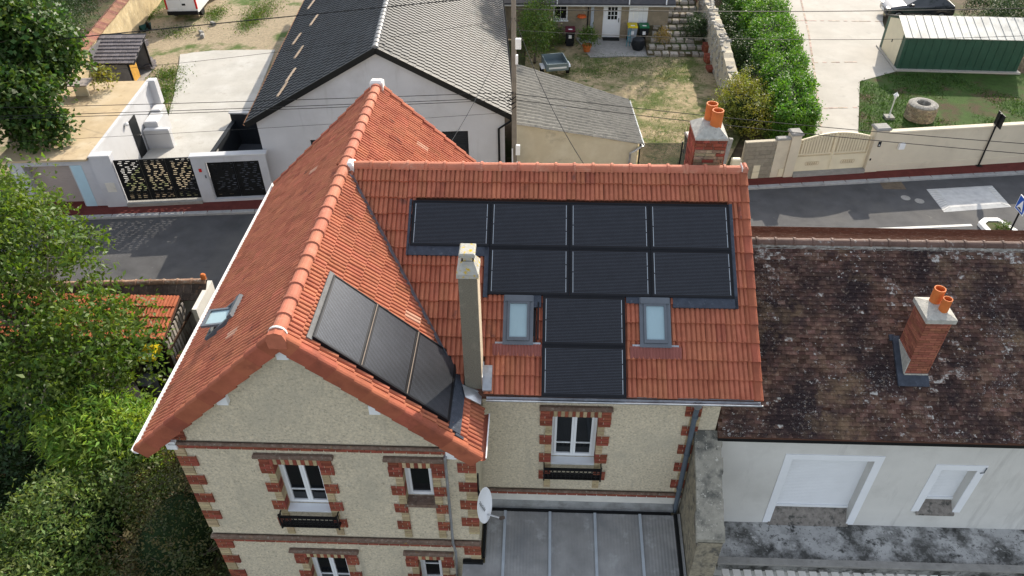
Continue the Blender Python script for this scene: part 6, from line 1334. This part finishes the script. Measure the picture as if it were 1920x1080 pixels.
def limbs(par, base, ells, n, r0, m, h0, name='limb'):
    base = Vector(base); top = Vector((np.mean([e[0] for e in ells]), np.mean([e[1] for e in ells]), h0))
    mb = MB(); mb.tube([base, base.lerp(top, .5) + Vector((random.uniform(-.1, .1), random.uniform(-.1, .1), 0)), top], [r0 * 1.25, r0, r0 * .8], 9); mb.build('trunk', m, par, smooth=True)
    for i in range(n):
        e = random.choice(ells); u = Vector((random.gauss(0, 1), random.gauss(0, 1), random.uniform(-.1, 1.1))).normalized(); tip = Vector(e[:3]) + Vector((u.x * e[3], u.y * e[4], u.z * e[5])) * .93
        mid = top.lerp(tip, .5) + Vector((random.uniform(-.3, .3), random.uniform(-.3, .3), .25)); mb = MB(); mb.tube([top - Vector((0, 0, .3)), mid, tip], [r0 * .5, r0 * .24, .012], 6)
        for k in range(3):
            s = mid.lerp(tip, random.uniform(.1, .7)); mb.tube([s, s + Vector((random.gauss(0, .5), random.gauss(0, .5), random.uniform(.0, .5)))], [.025, .006], 4)
        mb.build(name, m, par, smooth=True)
def tree(name, label, cat, base, ells, twigs, per, sig, L, Wd, lm, bark=None, r0=.16, nl=10, h0=2.0, inner=.25, low=-.5, group=None, crown='crown', droop=.2, up=.35):
    o = thing(name, label, cat, base, group); P, O = crown_pts(ells, twigs, per, sig, inner, low); P[:, 2] = np.maximum(P[:, 2], .05)
    V, F4 = leaves(P, O, L, Wd, up, droop=droop); q = rng.uniform(.55, 1.15, len(P)); c4 = V.reshape(-1, 4, 3); V = (c4[:, :1] + (c4 - c4[:, :1]) * q[:, None, None]).reshape(-1, 3); fast(crown, V, F4, lm, o)
    if nl: limbs(o, base, ells, nl, r0, bark or m_bark, h0)
    return o
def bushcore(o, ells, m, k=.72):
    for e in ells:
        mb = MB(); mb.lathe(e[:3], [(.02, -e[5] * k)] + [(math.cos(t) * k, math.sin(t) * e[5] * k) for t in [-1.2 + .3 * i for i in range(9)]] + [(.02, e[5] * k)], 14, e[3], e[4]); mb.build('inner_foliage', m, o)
lm_maple = leafmat('maple_leaf', (.055, .11, .022), .45, .03, (.13, .15, .025), .6, .75, .9)
lm_wal = leafmat('walnut_leaf', (.085, .150, .022), .32, .02, (.16, .215, .035), .5, .68, .8, .45)
lm_hedge = leafmat('laurel_leaf', (.085, .20, .025), .3, .02, (.13, .26, .03), .5, .7, 1., .4, .55)
lm_yel = leafmat('golden_leaf', (.15, .18, .03), .4, .03, (.28, .25, .035), .5, .68, .9, .4)
lm_bam = leafmat('long_bright_leaf', (.20, .33, .05), .3, .03, (.30, .36, .06), .5, .7, 1.5, .4)
lm_sum = leafmat('grey_green_leaf', (.12, .185, .045), .35, .03, (.20, .23, .06), .55, .72, 1.2, .35)
lm_brn = leafmat('brown_green_leaf', (.06, .075, .022), .4, .03, (.14, .085, .03), .48, .66, .9, .25)
lm_drk = leafmat('dark_leaf', (.03, .065, .02), .4, .03, (.055, .10, .03), .5, .7, .8, .25)
lm_wld = leafmat('weed_leaf', (.085, .15, .025), .4, .03, (.16, .18, .045), .55, .72, 1., .35)
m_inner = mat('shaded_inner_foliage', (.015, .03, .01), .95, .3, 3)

tree('maple_tree', 'large dense maple tree overhanging the flat garage roof', 'tree', (-23.9, 30.2, 0), [(-24.6, 31.0, 5.8, 3.7, 3.7, 2.9), (-22.0, 28.2, 4.2, 1.9, 1.5, 1.5), (-22.3, 31.4, 5.0, 1.9, 1.9, 1.9), (-25, 27.6, 4.2, 2.3, 1.8, 1.7), (-20.9, 27.9, 3.1, 1.0, .9, .7)], 2300, 20, .26, .24, .22, lm_maple, r0=.28, nl=14, h0=3.0, inner=.2, droop=.1, up=.5)
tree('walnut_tree', 'broad light green walnut tree spreading over the orange tiled lean-to', 'tree', (-13.6, 16.6, 0), [(-15.3, 17.3, 4.5, 2.4, 2.1, 2.2), (-12.5, 15.2, 3.2, 1.9, 1.7, 1.5), (-16.6, 15.8, 4.2, 2.3, 2.0, 1.7), (-13.4, 14.2, 2.8, 2.2, 1.6, 1.3), (-17.0, 18.8, 5.0, 2.1, 1.8, 1.7)], 1350, 19, .22, .20, .095, lm_wal, m_barkl, r0=.2, nl=20, h0=1.9, inner=.3, low=-.6)
tree('bright_shrub', 'bright green shrub with long pointed leaves beside the roof corner', 'shrub', (-11.4, 13.0, 0), [(-11.7, 12.9, 1.9, 1.5, 1.1, 1.1), (-10.7, 12.7, 1.9, .9, .8, .95)], 480, 20, .17, .26, .06, lm_bam, nl=6, r0=.05, h0=.5, droop=.25)
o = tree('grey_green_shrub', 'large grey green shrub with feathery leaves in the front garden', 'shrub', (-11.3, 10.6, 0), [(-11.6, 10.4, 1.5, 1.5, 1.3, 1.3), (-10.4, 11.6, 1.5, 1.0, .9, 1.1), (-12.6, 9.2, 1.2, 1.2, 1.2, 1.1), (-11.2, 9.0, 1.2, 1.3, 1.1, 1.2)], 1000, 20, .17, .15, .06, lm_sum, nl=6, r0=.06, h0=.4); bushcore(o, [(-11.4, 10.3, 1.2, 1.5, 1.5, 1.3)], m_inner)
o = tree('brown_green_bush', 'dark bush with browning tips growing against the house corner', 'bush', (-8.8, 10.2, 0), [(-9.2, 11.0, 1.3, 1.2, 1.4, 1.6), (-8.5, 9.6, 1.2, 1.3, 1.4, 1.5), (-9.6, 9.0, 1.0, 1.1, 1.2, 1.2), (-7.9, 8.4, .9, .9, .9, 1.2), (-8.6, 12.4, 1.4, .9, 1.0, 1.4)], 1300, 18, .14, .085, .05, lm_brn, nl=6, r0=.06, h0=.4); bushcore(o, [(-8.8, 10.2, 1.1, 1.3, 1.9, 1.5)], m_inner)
for i, (c, r, lb) in enumerate((((-14.6, 13.4, .5), (1.6, 1.7, .9), 'dark undergrowth bush next to the bright long leaved shrub'), ((-15.4, 10.6, .4), (1.8, 1.8, .8), 'low dark bush behind the grey green shrub'), ((-16.4, 15.2, .6), (2.0, 1.5, 1.1), 'dark leafy bush in the shade below the walnut tree'), ((-13.4, 14.9, .3), (1.3, .9, .7), 'low dark shrub beside the felt covered store'))):
    tree('undergrowth_bush', lb, 'bush', (c[0], c[1], 0), [(*c, *r)], 420, 16, .17, .15, .075, lm_drk, nl=0)
# laurel hedge
hd = thing('laurel_hedge', 'tall glossy laurel hedge between the rubble wall and concrete driveway', 'hedge', (12.6, 40, 0)); pth = [(11.9, 32.6, .85), (12.35, 36.0, 1.1), (12.9, 41.5, 1.3), (13.4, 47, 1.4), (14.0, 56, 1.4)]
Ps, Os = [], []
for (x0, y0, r0_), (x1, y1, r1) in zip(pth[:-1], pth[1:]):
    n = int(150 * (y1 - y0)); t = rng.uniform(0, 1, n); cx, cy, rr_ = x0 + (x1 - x0) * t, y0 + (y1 - y0) * t, r0_ + (r1 - r0_) * t
    th = rng.uniform(-.5, math.pi + .5, n); k = 1 + .12 * np.sin(cy * 2.3 + th * 2) - np.abs(rng.normal(size=n)) * .10
    ex = np.sign(np.cos(th)) * np.abs(np.cos(th)) ** .6; ez = np.sign(np.sin(th)) * np.abs(np.sin(th)) ** .6
    P = np.stack([cx + ex * rr_ * k, cy, 1.0 + ez * 1.25 * k], 1); O = np.stack([np.cos(th), rng.normal(size=n) * .3, np.sin(th)], 1)
    m = 14; Ps.append((P[:, None] + rng.normal(size=(n, m, 3)) * .12).reshape(-1, 3)); Os.append(np.repeat(O, m, 0))
n = 260; th = rng.uniform(math.pi, 2 * math.pi, n); P = np.stack([11.9 + .85 * np.cos(th), 32.6 + .6 * np.sin(th), rng.uniform(.1, 2.2, n)], 1); Ps.append((P[:, None] + rng.normal(size=(n, 14, 3)) * .12).reshape(-1, 3)); Os.append(np.repeat(np.stack([np.cos(th), np.sin(th), th * 0 + .2], 1), 14, 0))
V, F4 = leaves(np.concatenate(Ps), np.concatenate(Os), .15, .075, .6, droop=-.1); fast('foliage', V, F4, lm_hedge, hd)
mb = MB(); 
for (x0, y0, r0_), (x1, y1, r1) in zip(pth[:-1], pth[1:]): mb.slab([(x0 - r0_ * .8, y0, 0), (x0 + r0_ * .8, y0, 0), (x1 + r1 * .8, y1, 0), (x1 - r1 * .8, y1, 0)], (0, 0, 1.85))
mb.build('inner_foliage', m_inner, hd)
o = tree('golden_bush', 'yellow green bush behind the concrete post and brick chimney', 'bush', (9.9, 34.4, 0), [(9.7, 34.8, 1.2, 1.2, 1.2, 1.3), (10.5, 33.6, 1.0, 1.1, 1.2, 1.2), (10.2, 35.8, 1.3, 1.0, 1.0, 1.1), (9.0, 34.0, .9, .8, .9, .9)], 520, 22, .16, .12, .055, lm_yel, nl=6, r0=.06, h0=.4); bushcore(o, [(10, 34.6, .9, 1.3, 1.5, 1.2)], m_inner)
for i, (y0, lb) in enumerate(((37.5, 'dark shrub between the rubble wall end and laurel hedge'), (41.5, 'dark shrub in the gap along the rubble wall middle'), (46.0, 'dark shrub in the gap beside the stone steps'))):
    tree('gap_shrub', lb, 'shrub', (11.2, y0, 0), [(11.2, y0, .7, .55, 2.2, 1.2)], 200, 18, .18, .14, .07, lm_drk, nl=0)
o = tree('corner_shrub', 'tall green shrub at the back corner of the grey house by the trailer', 'shrub', (-.35, 42.4, 0), [(-.4, 42.6, 1.6, .9, 1.3, 1.8), (-.1, 44.4, 1.6, 1.0, 1.2, 1.9)], 420, 20, .18, .12, .07, lm_wld, nl=3, r0=.07, h0=.6)
for i, (x, lb) in enumerate(((27.6, 'dark conifer bush behind the end of the metal shed'), (30.2, 'dark conifer bush beyond the metal shed and lawn'), (28.5, 'dark conifer bush behind the parked dark car'))):
    y = (45.5, 44.5, 49.5)[i]; tree('conifer_bush', lb, 'bush', (x, y, 0), [(x, y, 1.3, 1.5, 1.8, 1.7)], 420, 18, .2, .15, .05, lm_drk, nl=0)
for i, (x, y, lb) in enumerate(((-28.2, 42, 'dark conifer behind the maple and stone boundary wall'), (-29.6, 46.5, 'dark conifer beside the silver car behind the stone wall'), (-30.5, 56, 'dark conifer far along the stone boundary wall'))):
    tree('conifer_bush', lb, 'bush', (x, y, 0), [(x, y, 1.7, 1.7, 2.2, 2.3)], 520, 18, .22, .15, .05, lm_drk, nl=0)
P, O = crown_pts([(2.75, 44.2, .85, .5, .5, .55)], 80, 12, .12); V, F4 = leaves(P, O, .2, .045, .2); fast('foliage', V, F4, lm_wld, po)
tree('step_shrub', 'round dark shrub growing over the stone steps by the wall', 'shrub', (9.4, 45.4, .3), [(9.35, 45.4, .9, .75, .9, .8)], 200, 18, .13, .1, .05, lm_drk, nl=0)
lm_dry = leafmat('dry_leaf', (.34, .24, .08), .3, .02, tr=.3)
tree('dry_plant', 'dry golden plant at the top of the stone steps', 'plant', (7.7, 48.6, .8), [(7.7, 48.4, 1.5, .6, .6, .5)], 90, 16, .12, .14, .04, lm_dry, nl=0); tree('dry_plant', 'yellowing plant beside the black refuse sack', 'plant', (7.3, 45.0, .2), [(7.3, 45.0, .6, .4, .5, .5)], 90, 14, .12, .12, .04, lm_dry, nl=0)
tree('low_shrub', 'low shrub below the cottage wall beside the bins', 'shrub', (.6, 45.4, 0), [(.5, 45.2, .5, .9, .7, .6)], 150, 15, .15, .11, .06, lm_wld, nl=0)
tree('island_plant', 'small weed growing in the traffic island soil', 'plant', (ic.x, ic.y, .02), [(ic.x + .15, ic.y - .1, .12, .28, .2, .2)], 26, 10, .06, .12, .035, lm_wld, nl=0)
tree('roof_edge_shrub', 'leafy sprig hanging over the low table on the garage roof', 'shrub', (-20.9, 33.9, 0), [(-20.7, 33.4, 2.9, .5, .5, .35)], 40, 14, .14, .13, .1, lm_yel, nl=2, r0=.04, h0=2.4)
# ground cover nobody could count
def ground_cover(name, label_pts, n, L, Wd, lm, hgt=.0):
    P = []
    for (x, y, rx, ry, k) in label_pts:
        u = rng.normal(size=(int(n * k), 2)) * np.array([rx, ry]) * .5; P.append(np.stack([x + u[:, 0], y + u[:, 1], np.abs(rng.normal(size=len(u))) * .05 * (1 + hgt) - .05], 1))
    P = np.concatenate(P); O = np.tile(np.array([0, 0, 1.]), (len(P), 1)); V, F4 = leaves(P, O, L, Wd, .1, .7); return fast(name, V, F4, lm, None, kind='stuff')
def gp_(x, y): p = G(x, y); return p.x, p.y
ground_cover('weeds', [(*gp_(308, 175), .8, 2.2, 1.), (*gp_(298, 215), .5, .9, .8), (*gp_(315, 140), .9, 1.2, .7), (*gp_(490, 20), 1.2, 3, 1.2), (*gp_(470, 40), .7, 2, .6), (*gp_(405, 25), .8, 1.5, .6), (*gp_(330, 60), 1.4, 1.2, .4), (*gp_(280, 30), .5, 1.6, .4)], 1500, .13, .045, lm_wld, .4)
ground_cover('lawn_tufts', [(*gp_(1180, 120), 4.5, 1.4, 1.), (*gp_(1230, 190), 1.4, 3, .4), (*gp_(1230, 260), 1.6, 2.0, .5), (*gp_(1120, 135), 2.5, 1, .6), (*gp_(1300, 250), .9, 2, .4), (*gp_(1270, 140), 1.5, 1.4, .4)], 3000, .10, .02, lm_wld)
P = []
xy = rng.uniform((15.8, 31.6), (28, 41.4), (26000, 2)); keep = (xy[:, 1] > 31.0 + .1417 * (xy[:, 0] - 15.4) + .35) & (xy[:, 0] > 15.75 + .31 * (xy[:, 1] - 34.3)); xy = xy[keep]
dn = np.sin(xy[:, 0] * .9 + 1) * np.sin(xy[:, 1] * .8) + .4 * np.sin(xy[:, 0] * 2.1 + xy[:, 1]) - .14 * (xy[:, 0] - 20); xy = xy[dn > -.35 + rng.normal(size=len(xy)) * .2]
P = np.stack([xy[:, 0], xy[:, 1], np.full(len(xy), -.04)], 1); V, F4 = leaves(P, np.tile(np.array([0, 0, 1.]), (len(P), 1)), .13, .035, .1, .8); fast('lawn_grass', V, F4, leafmat('lawn_blade', (.05, .115, .02), .35, .02, tr=.3), None, kind='stuff')
xy = rng.uniform((-24, 6), (-7.6, 19), (14000, 2)); V, F4 = leaves(np.stack([xy[:, 0], xy[:, 1], np.full(len(xy), -.15)], 1), np.tile(np.array([0, 0, 1.]), (len(xy), 1)), .2, .05, .1, .8); fast('garden_ground_cover', V, F4, lm_drk, None, kind='stuff')

tree('tall_tree', 'tall tree behind the cottage casting shade over the lawn and grey roof', 'tree', (8.5, 58, 0), [(7.6, 57.2, 11.5, 3.6, 3.4, 3.6), (11, 59, 9.5, 3.2, 3.0, 3.0), (5.6, 56, 13, 2.6, 2.4, 2.4)], 900, 16, .3, .3, .22, lm_maple, r0=.3, nl=8, h0=6)
